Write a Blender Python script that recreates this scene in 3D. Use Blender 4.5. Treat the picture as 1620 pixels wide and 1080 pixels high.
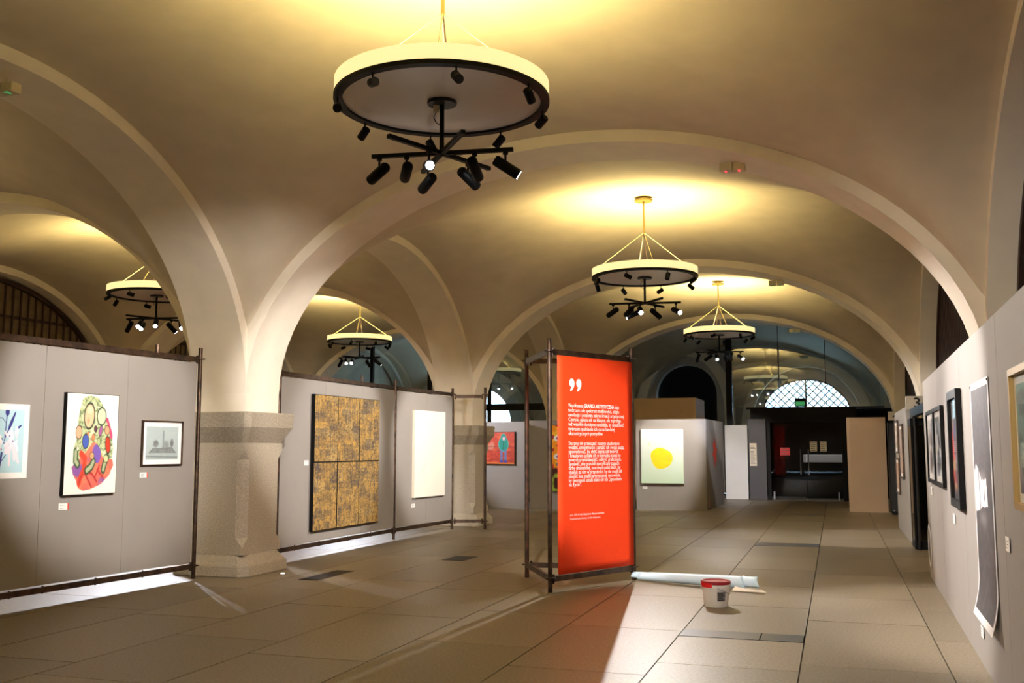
import bpy, bmesh, math, random
import numpy as np
from mathutils import Vector, Matrix
random.seed(7)
rng = np.random.default_rng(5)
S = bpy.context.scene
C = S.collection
for o in list(bpy.data.objects):
    bpy.data.objects.remove(o)

# ------------------------------------------------------------------ camera
cam_d = bpy.data.cameras.new('camera')
cam_d.sensor_width = 36
cam_d.lens = 35.0
cam_d.clip_end = 200
cam = bpy.data.objects.new('camera', cam_d)
C.objects.link(cam)
cam.location = (0, 0, 1.6)
cam.rotation_euler = (math.radians(90 + 6.0885), 0, math.radians(17.913))
S.camera = cam

# ------------------------------------------------------------------ world, exposure, light levels
S.view_settings.view_transform = 'Standard'
S.view_settings.look = 'None'
S.view_settings.gamma = 1
S.view_settings.use_curve_mapping = False
S.view_settings.exposure = 0.2
w = bpy.data.worlds.new('overcast daylight')
S.world = w
w.use_nodes = True
w.node_tree.nodes['Background'].inputs[0].default_value = (0.52, 0.78, 1.0, 1)
w.node_tree.nodes['Background'].inputs[1].default_value = 16.0
UP_W = 118.0             # uplight in every ring
UP_COL = (1.0, 0.81, 0.36)
SPOT_COL = (1.0, 0.94, 0.90)
COOL_COL = (0.86, 0.88, 1.0)
DRUM_EMIT = 0.75

# ------------------------------------------------------------------ helpers
def lin(c):
    c = np.asarray(c, float) / 255.0
    return np.where(c <= 0.04045, c / 12.92, ((c + 0.055) / 1.055) ** 2.4)

def mat(name, rgb, rough=0.6, metal=0.0, var=0.0, scale=8.0, bump=0.0, emit=None, spec=0.5, rgb2=None, detail=4.0):
    m = bpy.data.materials.new(name)
    m.use_nodes = True
    nt = m.node_tree
    b = nt.nodes['Principled BSDF']
    c = (*lin(rgb), 1)
    b.inputs['Base Color'].default_value = c
    b.inputs['Roughness'].default_value = rough
    b.inputs['Metallic'].default_value = metal
    b.inputs['Specular IOR Level'].default_value = spec
    if var or bump:
        tc = nt.nodes.new('ShaderNodeTexCoord')
        n = nt.nodes.new('ShaderNodeTexNoise')
        n.inputs['Scale'].default_value = scale
        n.inputs['Detail'].default_value = detail
        nt.links.new(tc.outputs['Object'], n.inputs['Vector'])
        if var:
            r = nt.nodes.new('ShaderNodeValToRGB')
            lo = lin(rgb) * (1 - var)
            hi = lin(rgb) * (1 + var) if rgb2 is None else lin(rgb2)
            r.color_ramp.elements[0].position = 0.3
            r.color_ramp.elements[1].position = 0.7
            r.color_ramp.elements[0].color = (*lo, 1)
            r.color_ramp.elements[1].color = (*np.clip(hi, 0, 1), 1)
            nt.links.new(n.outputs['Fac'], r.inputs['Fac'])
            nt.links.new(r.outputs['Color'], b.inputs['Base Color'])
        if bump:
            bp = nt.nodes.new('ShaderNodeBump')
            bp.inputs['Strength'].default_value = bump
            bp.inputs['Distance'].default_value = 0.02
            nt.links.new(n.outputs['Fac'], bp.inputs['Height'])
            nt.links.new(bp.outputs['Normal'], b.inputs['Normal'])
    if emit:
        b.inputs['Emission Color'].default_value = (*emit[0], 1)
        b.inputs['Emission Strength'].default_value = emit[1]
    return m

def glass_mat(name, tint=(0.92, 0.96, 0.97), refl=0.12, rough=0.02, edge=0.9):
    m = bpy.data.materials.new(name)
    m.use_nodes = True
    nt = m.node_tree
    nt.nodes.clear()
    out = nt.nodes.new('ShaderNodeOutputMaterial')
    tr = nt.nodes.new('ShaderNodeBsdfTransparent')
    tr.inputs[0].default_value = (*tint, 1)
    gl = nt.nodes.new('ShaderNodeBsdfGlossy')
    gl.inputs['Roughness'].default_value = rough
    mx = nt.nodes.new('ShaderNodeMixShader')
    lw = nt.nodes.new('ShaderNodeLayerWeight')      # Schlick reflectance, the same on both faces of a thin pane
    lw.inputs['Blend'].default_value = 0.5
    pw = nt.nodes.new('ShaderNodeMath')
    pw.operation = 'POWER'
    pw.inputs[1].default_value = 5.0
    ad = nt.nodes.new('ShaderNodeMath')
    ad.operation = 'MULTIPLY_ADD'
    ad.inputs[1].default_value = edge
    ad.inputs[2].default_value = 0.03 + refl
    ad.use_clamp = True
    nt.links.new(lw.outputs['Facing'], pw.inputs[0])
    nt.links.new(pw.outputs[0], ad.inputs[0])
    nt.links.new(ad.outputs[0], mx.inputs[0])
    nt.links.new(tr.outputs[0], mx.inputs[1])
    nt.links.new(gl.outputs[0], mx.inputs[2])
    nt.links.new(mx.outputs[0], out.inputs[0])
    return m

class B:
    """collects faces, builds ONE mesh object"""
    def __init__(s):
        s.v = []
        s.f = []
    def add(s, vs, fs):
        k = len(s.v)
        s.v += [tuple(map(float, p)) for p in vs]
        s.f += [tuple(i + k for i in f) for f in fs]
        return s
    def box(s, a, b):
        (x0, y0, z0), (x1, y1, z1) = a, b
        return s.add([(x0, y0, z0), (x1, y0, z0), (x1, y1, z0), (x0, y1, z0), (x0, y0, z1), (x1, y0, z1), (x1, y1, z1), (x0, y1, z1)],
                     [(0, 3, 2, 1), (4, 5, 6, 7), (0, 1, 5, 4), (1, 2, 6, 5), (2, 3, 7, 6), (3, 0, 4, 7)])
    def bar(s, p, q, wx, wz, up=(0, 0, 1)):
        p, q = Vector(p), Vector(q)
        d = (q - p).normalized()
        upv = Vector(up)
        if abs(d.dot(upv)) > 0.95:
            upv = Vector((0, 1, 0))
        r = d.cross(upv).normalized()
        u = r.cross(d)
        vs = [c + r * (sx * wx / 2) + u * (sz * wz / 2) for c in (p, q) for sx, sz in ((-1, -1), (1, -1), (1, 1), (-1, 1))]
        return s.add(vs, [(3, 2, 1, 0), (4, 5, 6, 7), (0, 1, 5, 4), (1, 2, 6, 5), (2, 3, 7, 6), (3, 0, 4, 7)])
    def tube(s, pts, r, n=10, cap=True):
        pts = [Vector(p) for p in pts]
        rs = r if isinstance(r, (list, tuple)) else [r] * len(pts)
        vs, fs = [], []
        for i, p in enumerate(pts):
            d = (pts[min(i + 1, len(pts) - 1)] - pts[max(i - 1, 0)])
            d = d.normalized() if d.length > 1e-9 else Vector((0, 0, 1))
            a = Vector((0, 0, 1)) if abs(d.z) < 0.9 else Vector((1, 0, 0))
            e = d.cross(a).normalized()
            g = d.cross(e)
            for k in range(n):
                t = 2 * math.pi * k / n
                vs.append(p + e * (rs[i] * math.cos(t)) + g * (rs[i] * math.sin(t)))
        for i in range(len(pts) - 1):
            for k in range(n):
                fs.append((i * n + k, i * n + (k + 1) % n, (i + 1) * n + (k + 1) % n, (i + 1) * n + k))
        if cap:
            fs.append(tuple(range(n - 1, -1, -1)))
            fs.append(tuple((len(pts) - 1) * n + k for k in range(n)))
        return s.add(vs, fs)
    def lathe(s, prof, n=48, c=(0, 0, 0), closed=False):
        vs, fs = [], []
        m = len(prof)
        for k in range(n):
            t = 2 * math.pi * k / n
            for r, z in prof:
                vs.append((c[0] + r * math.cos(t), c[1] + r * math.sin(t), c[2] + z))
        last = m if closed else m - 1
        for k in range(n):
            k2 = (k + 1) % n
            for i in range(last):
                j = (i + 1) % m
                fs.append((k * m + i, k2 * m + i, k2 * m + j, k * m + j))
        return s.add(vs, fs)
    def rings(s, loops, cap=True):
        n = len(loops[0])
        vs = [p for l in loops for p in l]
        fs = []
        for i in range(len(loops) - 1):
            for k in range(n):
                fs.append((i * n + k, i * n + (k + 1) % n, (i + 1) * n + (k + 1) % n, (i + 1) * n + k))
        if cap:
            fs.append(tuple(range(n - 1, -1, -1)))
            fs.append(tuple((len(loops) - 1) * n + k for k in range(n)))
        return s.add(vs, fs)
    def mesh(s, name, m=None, smooth=False, bevel=0.0):
        me = bpy.data.meshes.new(name)
        me.from_pydata(s.v, [], s.f)
        bm = bmesh.new()
        bm.from_mesh(me)
        bmesh.ops.recalc_face_normals(bm, faces=bm.faces)
        if bevel:
            bmesh.ops.bevel(bm, geom=list(bm.edges), offset=bevel, segments=1, affect='EDGES')
        bm.to_mesh(me)
        bm.free()
        if m:
            me.materials.append(m)
        if smooth:
            me.shade_smooth()
            try:
                me.set_sharp_from_angle(angle=math.radians(40))
            except Exception:
                pass
        return me
    def obj(s, name, m=None, parent=None, smooth=False, bevel=0.0):
        o = bpy.data.objects.new(name, s.mesh(name, m, smooth, bevel))
        C.objects.link(o)
        if parent:
            o.parent = parent
        return o

def tag(o, label=None, cat=None, group=None, kind=None):
    if label: o['label'] = label
    if cat: o['category'] = cat
    if group: o['group'] = group
    if kind: o['kind'] = kind
    return o

def empty(name, loc=(0, 0, 0), rz=0.0, parent=None):
    o = bpy.data.objects.new(name, None)
    o.empty_display_size = 0.1
    C.objects.link(o)
    o.location = loc
    o.rotation_euler = (0, 0, rz)
    if parent: o.parent = parent
    return o

def spot(name, loc, target, watt, deg, blend=0.6, col=SPOT_COL, r=0.014):
    d = bpy.data.lights.new(name, 'SPOT')
    d.energy = watt
    d.color = col
    d.spot_size = math.radians(deg)
    d.spot_blend = blend
    d.shadow_soft_size = r
    o = bpy.data.objects.new(name, d)
    C.objects.link(o)
    o.location = loc
    o.rotation_euler = (Vector(target) - Vector(loc)).to_track_quat('-Z', 'Y').to_euler()
    return o

# ------------------------------------------------------------------ materials
M = {}
M['plaster'] = mat('cream plaster', (214, 201, 178), 0.85, var=0.05, scale=2.5, bump=0.06)
M['rib'] = mat('cream plaster arch', (240, 230, 212), 0.8, var=0.04, scale=3, bump=0.05)
M['darkwall'] = mat('dull plaster', (186, 180, 172), 0.85, var=0.08, scale=3)
M['granite'] = mat('granite', (182, 172, 154), 0.8, var=0.22, scale=60, bump=0.3, detail=8)
M['granite_cap'] = mat('granite capital', (168, 158, 140), 0.8, var=0.2, scale=40, bump=0.3, detail=8)
M['joint'] = mat('floor joint', (62, 52, 42), 0.8)
M['steel'] = mat('bare dark steel', (70, 60, 54), 0.42, metal=0.75, var=0.35, scale=9, rgb2=(104, 82, 66))
M['blacksteel'] = mat('black steel', (26, 26, 28), 0.4, metal=0.3)
M['zinc'] = mat('galvanised steel', (150, 150, 158), 0.4, metal=0.8, var=0.2, scale=20)
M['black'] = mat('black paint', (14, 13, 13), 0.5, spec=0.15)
M['board'] = mat('grey display board', (148, 142, 136), 0.7, var=0.03, scale=2)
M['signbox'] = mat('pale sign box', (214, 206, 192), 0.6)
M['boardbeige'] = mat('beige display board', (178, 152, 124), 0.7, var=0.03, scale=2)
M['white'] = mat('white board', (226, 224, 222), 0.6, var=0.02, scale=3)
M['paper'] = mat('white paper', (244, 242, 238), 0.6)
M['red'] = mat('red banner cloth', (255, 66, 6), 0.7, var=0.03, scale=6)
M['redtab'] = mat('orange red print', (232, 74, 50), 0.6)
M['text'] = mat('white print', (250, 244, 238), 0.6)
M['ink'] = mat('black print', (28, 26, 26), 0.6)
M['wood'] = mat('dark brown wood', (52, 32, 22), 0.6, var=0.3, scale=14)
M['woodback'] = mat('boarding behind the slats', (116, 98, 74), 0.8, var=0.2, scale=6)
M['drum'] = mat('opal drum', (245, 232, 190), 0.5, emit=((1.0, 0.86, 0.42), DRUM_EMIT))
M['disc'] = mat('grey diffuser disc', (214, 204, 196), 0.32)
M['uplight'] = mat('lamp tray', (250, 230, 170), 0.6, emit=((1.0, 0.8, 0.35), 3.0))
M['brass'] = mat('brass canopy', (150, 130, 74), 0.4, metal=0.6)
M['wire'] = mat('steel wire', (200, 186, 130), 0.4, metal=0.5)
M['lens_on'] = mat('lit lens', (255, 255, 255), 0.3, emit=((0.95, 0.97, 1.0), 60.0))
M['lens_off'] = mat('dark lens', (40, 40, 44), 0.15)
M['glass'] = glass_mat('clear glass')
M['screen'] = glass_mat('screen glass', (0.86, 0.93, 0.95), 0.16)
M['doorglass'] = glass_mat('tinted door glass', (0.62, 0.64, 0.66), -0.01)
M['caseglass'] = glass_mat('dark case glass', (0.32, 0.36, 0.34), 0.05)
M['frameglass'] = glass_mat('museum picture glass', (0.98, 0.98, 0.98), -0.02, edge=0.3)
M['bucket'] = mat('white plastic', (226, 220, 214), 0.4)
M['lid'] = mat('dark red plastic', (150, 26, 40), 0.35)
M['tape'] = mat('bright red tape', (214, 20, 20), 0.5)
M['sheet'] = mat('pale blue paper', (196, 220, 234), 0.55)
M['sheetin'] = mat('cream paper', (240, 226, 206), 0.6)
M['green'] = mat('green sign', (40, 140, 70), 0.5, emit=((0.1, 0.6, 0.2), 0.35))
M['redlamp'] = mat('red indicator', (220, 40, 50), 0.4, emit=((1, 0.1, 0.12), 0.9))
M['plastic'] = mat('pale plastic', (214, 206, 170), 0.5)
M['gold'] = mat('gilt frame', (176, 146, 88), 0.4, metal=0.4)
M['darkpanel'] = mat('dark grey panel', (74, 70, 72), 0.5)
M['duct'] = mat('brushed duct cover', (84, 84, 90), 0.35, metal=0.8, var=0.2, scale=25)
M['grate'] = mat('dark grating', (48, 42, 36), 0.5, metal=0.5)

def tile_mat(i, rgb):
    m = mat('granite tile %d' % i, rgb, 0.45, var=0.26, scale=45, bump=0.05, detail=10, spec=0.45)
    return m
TILE = [tile_mat(i, c) for i, c in enumerate([(130, 118, 98), (122, 111, 92), (136, 124, 103), (126, 115, 95)])]

# ------------------------------------------------------------------ the vaulted hall
PX0, PX1 = -7.95, -7.15          # arcade pillars (block above the capital)
XR = 1.5                          # right wall responds
XL = -16.0                        # left wall responds
Y0, PITCH, PW = 2.65, 8.4, 0.8    # pillar k occupies y in [Y0+k*PITCH, +PW]
ZS, RISE = 2.3, 2.85
OFF = 0.14
def pil(k): return Y0 + k * PITCH

floor = B().box((-16.6, -5.6, -0.2), (2.3, 36.9, -0.03)).obj('floor', M['joint'])
tag(floor, 'granite flagstone floor of the vaulted hall', kind='structure')
tile_meshes = {}
def tile(x0, y0, ln, wd=1.035):
    key = (round(ln, 2), random.randrange(4))
    if key not in tile_meshes:
        g = 0.005
        tile_meshes[key] = B().box((g, g, -0.029), (wd - g, key[0] - g, 0)).mesh('tile', TILE[key[1]])
    o = bpy.data.objects.new('tile', tile_meshes[key])
    C.objects.link(o)
    o.location = (x0, y0, random.uniform(-0.0012, 0))
    o.parent = floor
JX = -0.3
cols = [(JX + k * 1.035) for k in range(-15, 2)]
DUCTS = [(8.76, 0.34), (17.1, 0.55), (25.1, 0.3)]
for ci, x0 in enumerate(cols):
    if abs(x0 - (JX - 1.035)) < 0.01:
        segs = [(3.1, 1.4), (4.5, 1.55), (6.05, 1.6), (7.65, 1.11), (9.1, 1.5), (10.6, 1.6), (12.2, 1.6), (13.8, 1.6), (15.4, 1.7), (17.65, 1.8), (19.45, 1.8), (21.25, 1.85), (23.1, 2.0), (25.4, 1.8), (27.2, 1.8), (29.0, 1.8), (30.8, 1.8), (32.6, 1.8)]
    else:
        y = 3.1 + random.choice([0, 0.5, 1.0])
        segs = []
        if x0 < -9: y += 2
        while y < 33.5:
            ln = random.choice([1.6, 1.8, 2.0])
            segs.append((y, ln))
            y += ln
    for y, ln in segs:
        tile(x0, y, ln)
for (y, ln) in DUCTS:
    d = B().box((JX - 1.03, y + 0.006, -0.029), (JX - 0.005 - 0.36, y + ln - 0.006, 0.002)).box((JX - 0.005 - 0.35, y + 0.006, -0.029), (JX - 0.01, y + ln - 0.006, 0.002)).obj('duct_cover', M['duct'], floor)
    tag(d, 'brushed metal duct cover strip between the flagstones')
for (x, y, lx, ly) in ((-6.27, 11.0, 0.22, 0.95), (-5.4, 13.5, 0.3, 0.55)):
    g = B()
    n = 9
    for i in range(n):
        g.box((x + lx * i / n, y, 0.0008), (x + lx * (i + 0.7) / n, y + ly, 0.006))
    g.box((x - 0.02, y - 0.02, 0.0006), (x + lx + 0.02, y + ly + 0.02, 0.004))
    tag(g.obj('floor_grating', M['grate'], floor), 'dark metal grating let into the floor')

ceiling = empty('ceiling', (0, 0, 0))
tag(ceiling, 'cream plastered groin vaults on wide round arches', kind='structure')
def arch_curve(cx, hs, off=0.0, n=40):
    pts = []
    for i in range(n + 1):
        t = math.pi * i / n
        pts.append((cx - (hs + off) * math.cos(t), ZS + (RISE + off) * math.sin(t)))
    return pts
def rib(axis, c, hs, d0, d1, name='arch'):
    a = arch_curve(c, hs)
    e = arch_curve(c, hs, 0.42)
    b = B()
    n = len(a)
    P = (lambda s, d, z: (s, d, z)) if axis == 'x' else (lambda s, d, z: (d, s, z))
    loops = []
    for i in range(n):
        es = min(max(e[i][0], c - hs - 0.38), c + hs + 0.38)
        loops.append([P(a[i][0], d0, a[i][1]), P(a[i][0], d1, a[i][1]), P(es, d1, e[i][1]), P(es, d0, e[i][1])])
    b.rings(loops)
    return b.obj(name, M['rib'], ceiling, smooth=True)
def vault(x0, x1, y0, y1, n=52, p=8.0):
    hx, hy = (x1 - x0) / 2, (y1 - y0) / 2
    cx, cy = (x0 + x1) / 2, (y0 + y1) / 2
    vs, fs = [], []
    R = RISE + OFF
    for j in range(n + 1):
        v = math.sin(math.pi * (j / n - 0.5)) * hy
        cv = math.sqrt(max(0, 1 - (v / (hy + OFF)) ** 2))
        for i in range(n + 1):
            u = math.sin(math.pi * (i / n - 0.5)) * hx
            cu = math.sqrt(max(0, 1 - (u / (hx + OFF)) ** 2))
            vs.append((cx + u, cy + v, ZS + R * (cu ** p + cv ** p) ** (1 / p)))
    for j in range(n):
        for i in range(n):
            k = j * (n + 1) + i
            fs.append((k, k + n + 1, k + n + 2, k + 1))
    b = B().add(vs, fs)
    me = bpy.data.meshes.new('vault')
    me.from_pydata(b.v, [], b.f)
    me.materials.append(M['plaster'])
    me.shade_smooth()
    o = bpy.data.objects.new('vault', me)
    C.objects.link(o)
    o.parent = ceiling
nc, nh = (PX1 + XR) / 2, (XR - PX1) / 2
ac, ah = (XL + PX0) / 2, (PX0 - XL) / 2
for k in range(-1, 4):
    y0, y1 = pil(k) + PW, pil(k + 1)
    vault(PX1, XR, y0, y1)
    vault(XL, PX0, y0, y1)
    yc, yh = (y0 + y1) / 2, (y1 - y0) / 2
    rib('y', yc, yh, PX0, PX1)
    rib('y', yc, yh, XR, XR + 0.32)
    rib('y', yc, yh, XL - 0.32, XL)
for k in range(0, 4):
    rib('x', nc, nh, pil(k), pil(k) + PW)
    rib('x', ac, ah, pil(k), pil(k) + PW)
B().box((-16.7, -5.7, 6.05), (2.4, 37.0, 6.2)).obj('light_seal_slab', M['plaster'], ceiling)  # unseen slab added above the vaults to keep daylight out

def arch_wall(axis, d0, d1, a0, a1, z1, holes, name, m, step=0.1):
    """solid wall with round-headed openings: holes = (centre, half width, spring z, rise, sill z)"""
    xs = set(np.round(np.arange(a0, a1 + 1e-6, 0.5), 4)) | {a0, a1}
    for (c, h, zs, r, zb) in holes:
        for i in range(33):
            xs.add(round(c - h * math.cos(math.pi * i / 32), 4))
    xs = sorted(x for x in xs if a0 <= x <= a1)
    P = (lambda s, d, z: (s, d, z)) if axis == 'x' else (lambda s, d, z: (d, s, z))
    b = B()
    def prism(xa, xb, za0, zb0, za1, zb1):
        b.rings([[P(xa, d0, za0), P(xa, d1, za0), P(xa, d1, za1), P(xa, d0, za1)], [P(xb, d0, zb0), P(xb, d1, zb0), P(xb, d1, zb1), P(xb, d0, zb1)]])
    for xa, xb in zip(xs[:-1], xs[1:]):
        if xb - xa < 1e-5: continue
        mid = (xa + xb) / 2
        hole = next((h for h in holes if abs(mid - h[0]) < h[1]), None)
        if hole is None:
            prism(xa, xb, 0, 0, z1, z1)
        else:
            c, h, zs, r, zb = hole
            f = lambda x: zs + r * math.sqrt(max(0, 1 - ((x - c) / h) ** 2))
            if zb > 0: prism(xa, xb, 0, 0, zb, zb)
            prism(xa, xb, f(xa), f(xb), z1, z1)
    return b.obj(name, m)

wr = B().box((XR + 0.42, -5.6, 0), (XR + 0.7, 36.9, 6.1)).obj('wall_right', M['plaster'])
tag(wr, 'right hand plastered wall with slatted lunettes', kind='structure')
wl = B().box((XL - 0.7, -5.6, 0), (XL - 0.42, 36.9, 6.1)).obj('wall_left', M['plaster'])
tag(wl, 'far left plastered wall of the side aisle', kind='structure')
wb = B().box((-16.6, -5.9, 0), (2.2, -5.5, 6.1)).obj('wall_back', M['plaster'])
tag(wb, 'plastered wall behind the viewer', kind='structure')
for k in range(-1, 5):
    y = pil(k)
    B().box((XR, y, 0), (XR + 0.42, y + PW, 6.0)).obj('pilaster', M['rib'], wr)
    B().box((XL - 0.42, y, 0), (XL, y + PW, 6.0)).obj('pilaster', M['rib'], wl)
for k in range(-1, 4):      # recess walls under the wall arches up to the lunettes
    B().box((XR + 0.2, pil(k) + PW, 0), (XR + 0.42, pil(k + 1), 1.7)).obj('sill_wall', M['rib'], wr)
    B().box((XL - 0.42, pil(k) + PW, 0), (XL - 0.2, pil(k + 1), 1.7)).obj('sill_wall', M['rib'], wl)

LUN_C, LUN_H, LUN_Z = -0.93, 1.5, 2.75
wf = arch_wall('x', 36.3, 36.8, -16.6, 2.3, 6.1, [(LUN_C, LUN_H, LUN_Z, 1.25, LUN_Z - 0.02), (-5.1, 1.1, 3.5, 1.1, 0.0), (-13.1, 1.3, 2.6, 1.3, 2.58)], 'wall_far', M['darkwall'])
tag(wf, 'far end wall of the hall', kind='structure')
# deep plaster surrounds of the far openings
for c, h, z, r in ((LUN_C, 1.85, 2.3, 2.1), (-5.1, 1.4, 2.9, 2.0), (-13.3, 2.1, 2.3, 2.1)):
    b = B()
    loops = []
    for i in range(41):
        t = math.pi * i / 40
        s, k = -math.cos(t), math.sin(t)
        loops.append([(c + h * s, 35.9, z + r * k), (c + h * s, 36.299, z + r * k), (c + (h + 0.35) * s, 36.299, z + (r + 0.35) * k), (c + (h + 0.35) * s, 35.9, z + (r + 0.35) * k)])
    b.rings(loops)
    for s in (-1, 1):
        xa, xb = sorted((c + s * h, c + s * (h + 0.35)))
        b.box((xa, 35.9, 0), (xb, 36.299, z))
    b.obj('niche_arch', M['rib'], wf, smooth=True)
B().box((-6.3, 36.85, 0), (-3.9, 36.95, 4.8)).obj('doorway_dark_sheet', M['black'], wf)  # black sheet behind the opening, its colour standing for the dark beyond

# slatted lunettes on the side walls
wn = 0
def slat_window(xf, k, sgn):
    global wn
    wn += 1
    y0, y1 = pil(k) + PW, pil(k + 1)
    c, h = (y0 + y1) / 2, (y1 - y0) / 2 - 0.04
    o = empty('window_%d' % wn, (xf, c, 1.72))
    side = 'right' if sgn > 0 else 'left'
    tag(o, 'dark slatted lunette in the %s wall' % side, kind='structure')
    top = lambda s: ZS + (RISE - 0.04) * math.sqrt(max(0, 1 - (s / h) ** 2)) - 1.72
    b = B()
    loops = []
    for i in range(41):
        t = math.pi * i / 40
        s, q = -math.cos(t), math.sin(t)
        loops.append([(sgn * 0.10, h * s, ZS - 1.72 + (RISE - 0.04) * q), (sgn * 0.11, h * s, ZS - 1.72 + (RISE - 0.04) * q),
                      (sgn * 0.11, h * s * 0.3, ZS - 1.72), (sgn * 0.10, h * s * 0.3, ZS - 1.72)])
    b.rings(loops)
    b.box((min(sgn * .10, sgn * .11), -h, 0), (max(sgn * .10, sgn * .11), h, ZS - 1.72 + 0.02))
    b.obj('back_board', M['woodback'], o)
    fr = B()
    loops = []
    for i in range(41):
        t = math.pi * i / 40
        s, q = -math.cos(t), math.sin(t)
        z = ZS - 1.72
        loops.append([(0, h * s, z + (RISE - 0.04) * q), (sgn * 0.08, h * s, z + (RISE - 0.04) * q), (sgn * 0.08, (h - 0.09) * s, z + (RISE - 0.13) * q), (0, (h - 0.09) * s, z + (RISE - 0.13) * q)])
    fr.rings(loops)
    fr.obj('frame', M['wood'], o)
    step = 0.21
    i = 0
    y = -h + 0.15
    while y < h - 0.1:
        zt = top(y)
        B().box((min(0.035 * sgn, 0.055 * sgn), y - 0.02, 0), (max(0.035 * sgn, 0.055 * sgn), y + 0.02, zt - 0.02)).obj('slat', M['wood'], o)
        y += step
    for z in (0.55, 1.25, 1.95, 2.6):
        q = (z + 1.72 - ZS) / (RISE - 0.04)
        hw = h * math.sqrt(max(0, 1 - max(q, 0) ** 2)) - 0.06
        if hw > 0.2:
            B().box((min(0.057 * sgn, 0.085 * sgn), -hw, z - 0.03), (max(0.057 * sgn, 0.085 * sgn), hw, z + 0.03)).obj('crossbar', M['wood'], o)
for k in (0, 1, 2):
    slat_window(XR + 0.26, k, 1)
for k in (0, 1, 2):
    slat_window(XL - 0.26, k, -1)

# bright lattice lunette at the far end
wn += 1
lun = empty('window_%d' % wn, (LUN_C, 36.25, LUN_Z))
tag(lun, 'bright lunette window with diamond lattice above the glass doors', kind='structure')
lt = lambda x: 1.25 * math.sqrt(max(0, 1 - (x / LUN_H) ** 2))
fb = B()
loops = []
for i in range(41):
    t = math.pi * i / 40
    s, q = -math.cos(t), math.sin(t)
    loops.append([(LUN_H * s, 0.1, 1.25 * q), (LUN_H * s, 0.2, 1.25 * q), ((LUN_H - .05) * s, .2, 1.2 * q), ((LUN_H - .05) * s, .1, 1.2 * q)])
fb.rings(loops)
fb.box((-LUN_H, 0.1, -0.02), (LUN_H, 0.2, 0.04))
fb.obj('frame', M['blacksteel'], lun)
B().box((-0.03, 0.08, 0), (0.03, 0.16, 1.24)).obj('mullion', M['blacksteel'], lun)
pn = B()
pv = [(LUN_H * -math.cos(math.pi * i / 40), 0.15, 1.25 * math.sin(math.pi * i / 40)) for i in range(41)]
pn.add(pv, [tuple(range(41))])
pn.obj('pane', M['glass'], lun)
for sg in (1, -1):
    c = -3.0
    while c < 3.0:
        pts = []
        for i in range(121):
            x = -LUN_H + 2 * LUN_H * i / 120
            z = sg * (x - c) * 1.0
            if 0 <= z <= lt(x): pts.append((x, 0.13, z))
        if len(pts) > 2:
            B().bar(pts[0], pts[-1], 0.042, 0.02, up=(0, 1, 0)).obj('lattice_bar', M['blacksteel'], lun)
        c += 0.27

# ------------------------------------------------------------------ stone pillars
def octa(hx, ch, z, hy=None):
    hy = hy or hx
    return [(hx, -hy + ch, z), (hx, hy - ch, z), (hx - ch, hy, z), (-hx + ch, hy, z), (-hx, hy - ch, z), (-hx, -hy + ch, z), (-hx + ch, -hy, z), (hx - ch, -hy, z)]
plabels = {1: 'stout grey granite pillar between the two grey scaffold walls, nearest of the row', 2: 'grey granite pillar at the far end of the scaffold wall with the white canvas',
           3: 'distant granite pillar behind the red banner', 0: 'granite pillar beside the viewer, out of view on the left'}
for k in (0, 1, 2, 3):
    p = empty('stone_pillar', ((PX0 + PX1) / 2, pil(k) + PW / 2, 0))
    tag(p, plabels[k], 'pillar')
    B().rings([octa(0.56, 0.10, 0), octa(0.55, 0.10, 0.13), octa(0.45, 0.10, 0.26)]).obj('base', M['granite'], p, bevel=0.008)
    B().rings([octa(0.45, 0.004, 0.26), octa(0.45, 0.004, 0.36), octa(0.45, 0.11, 0.47), octa(0.45, 0.11, 1.45), octa(0.45, 0.004, 1.56), octa(0.45, 0.004, 1.66)]).obj('shaft', M['granite'], p)
    B().rings([octa(0.45, 0.05, 1.66), octa(0.57, 0.07, 1.86), octa(0.58, 0.07, 2.04), octa(0.56, 0.07, 2.055)]).obj('capital', M['granite_cap'], p)
    B().box((-0.4, -0.4, 2.055), (0.4, 0.4, 5.4)).obj('impost_block', M['rib'], p)

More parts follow.
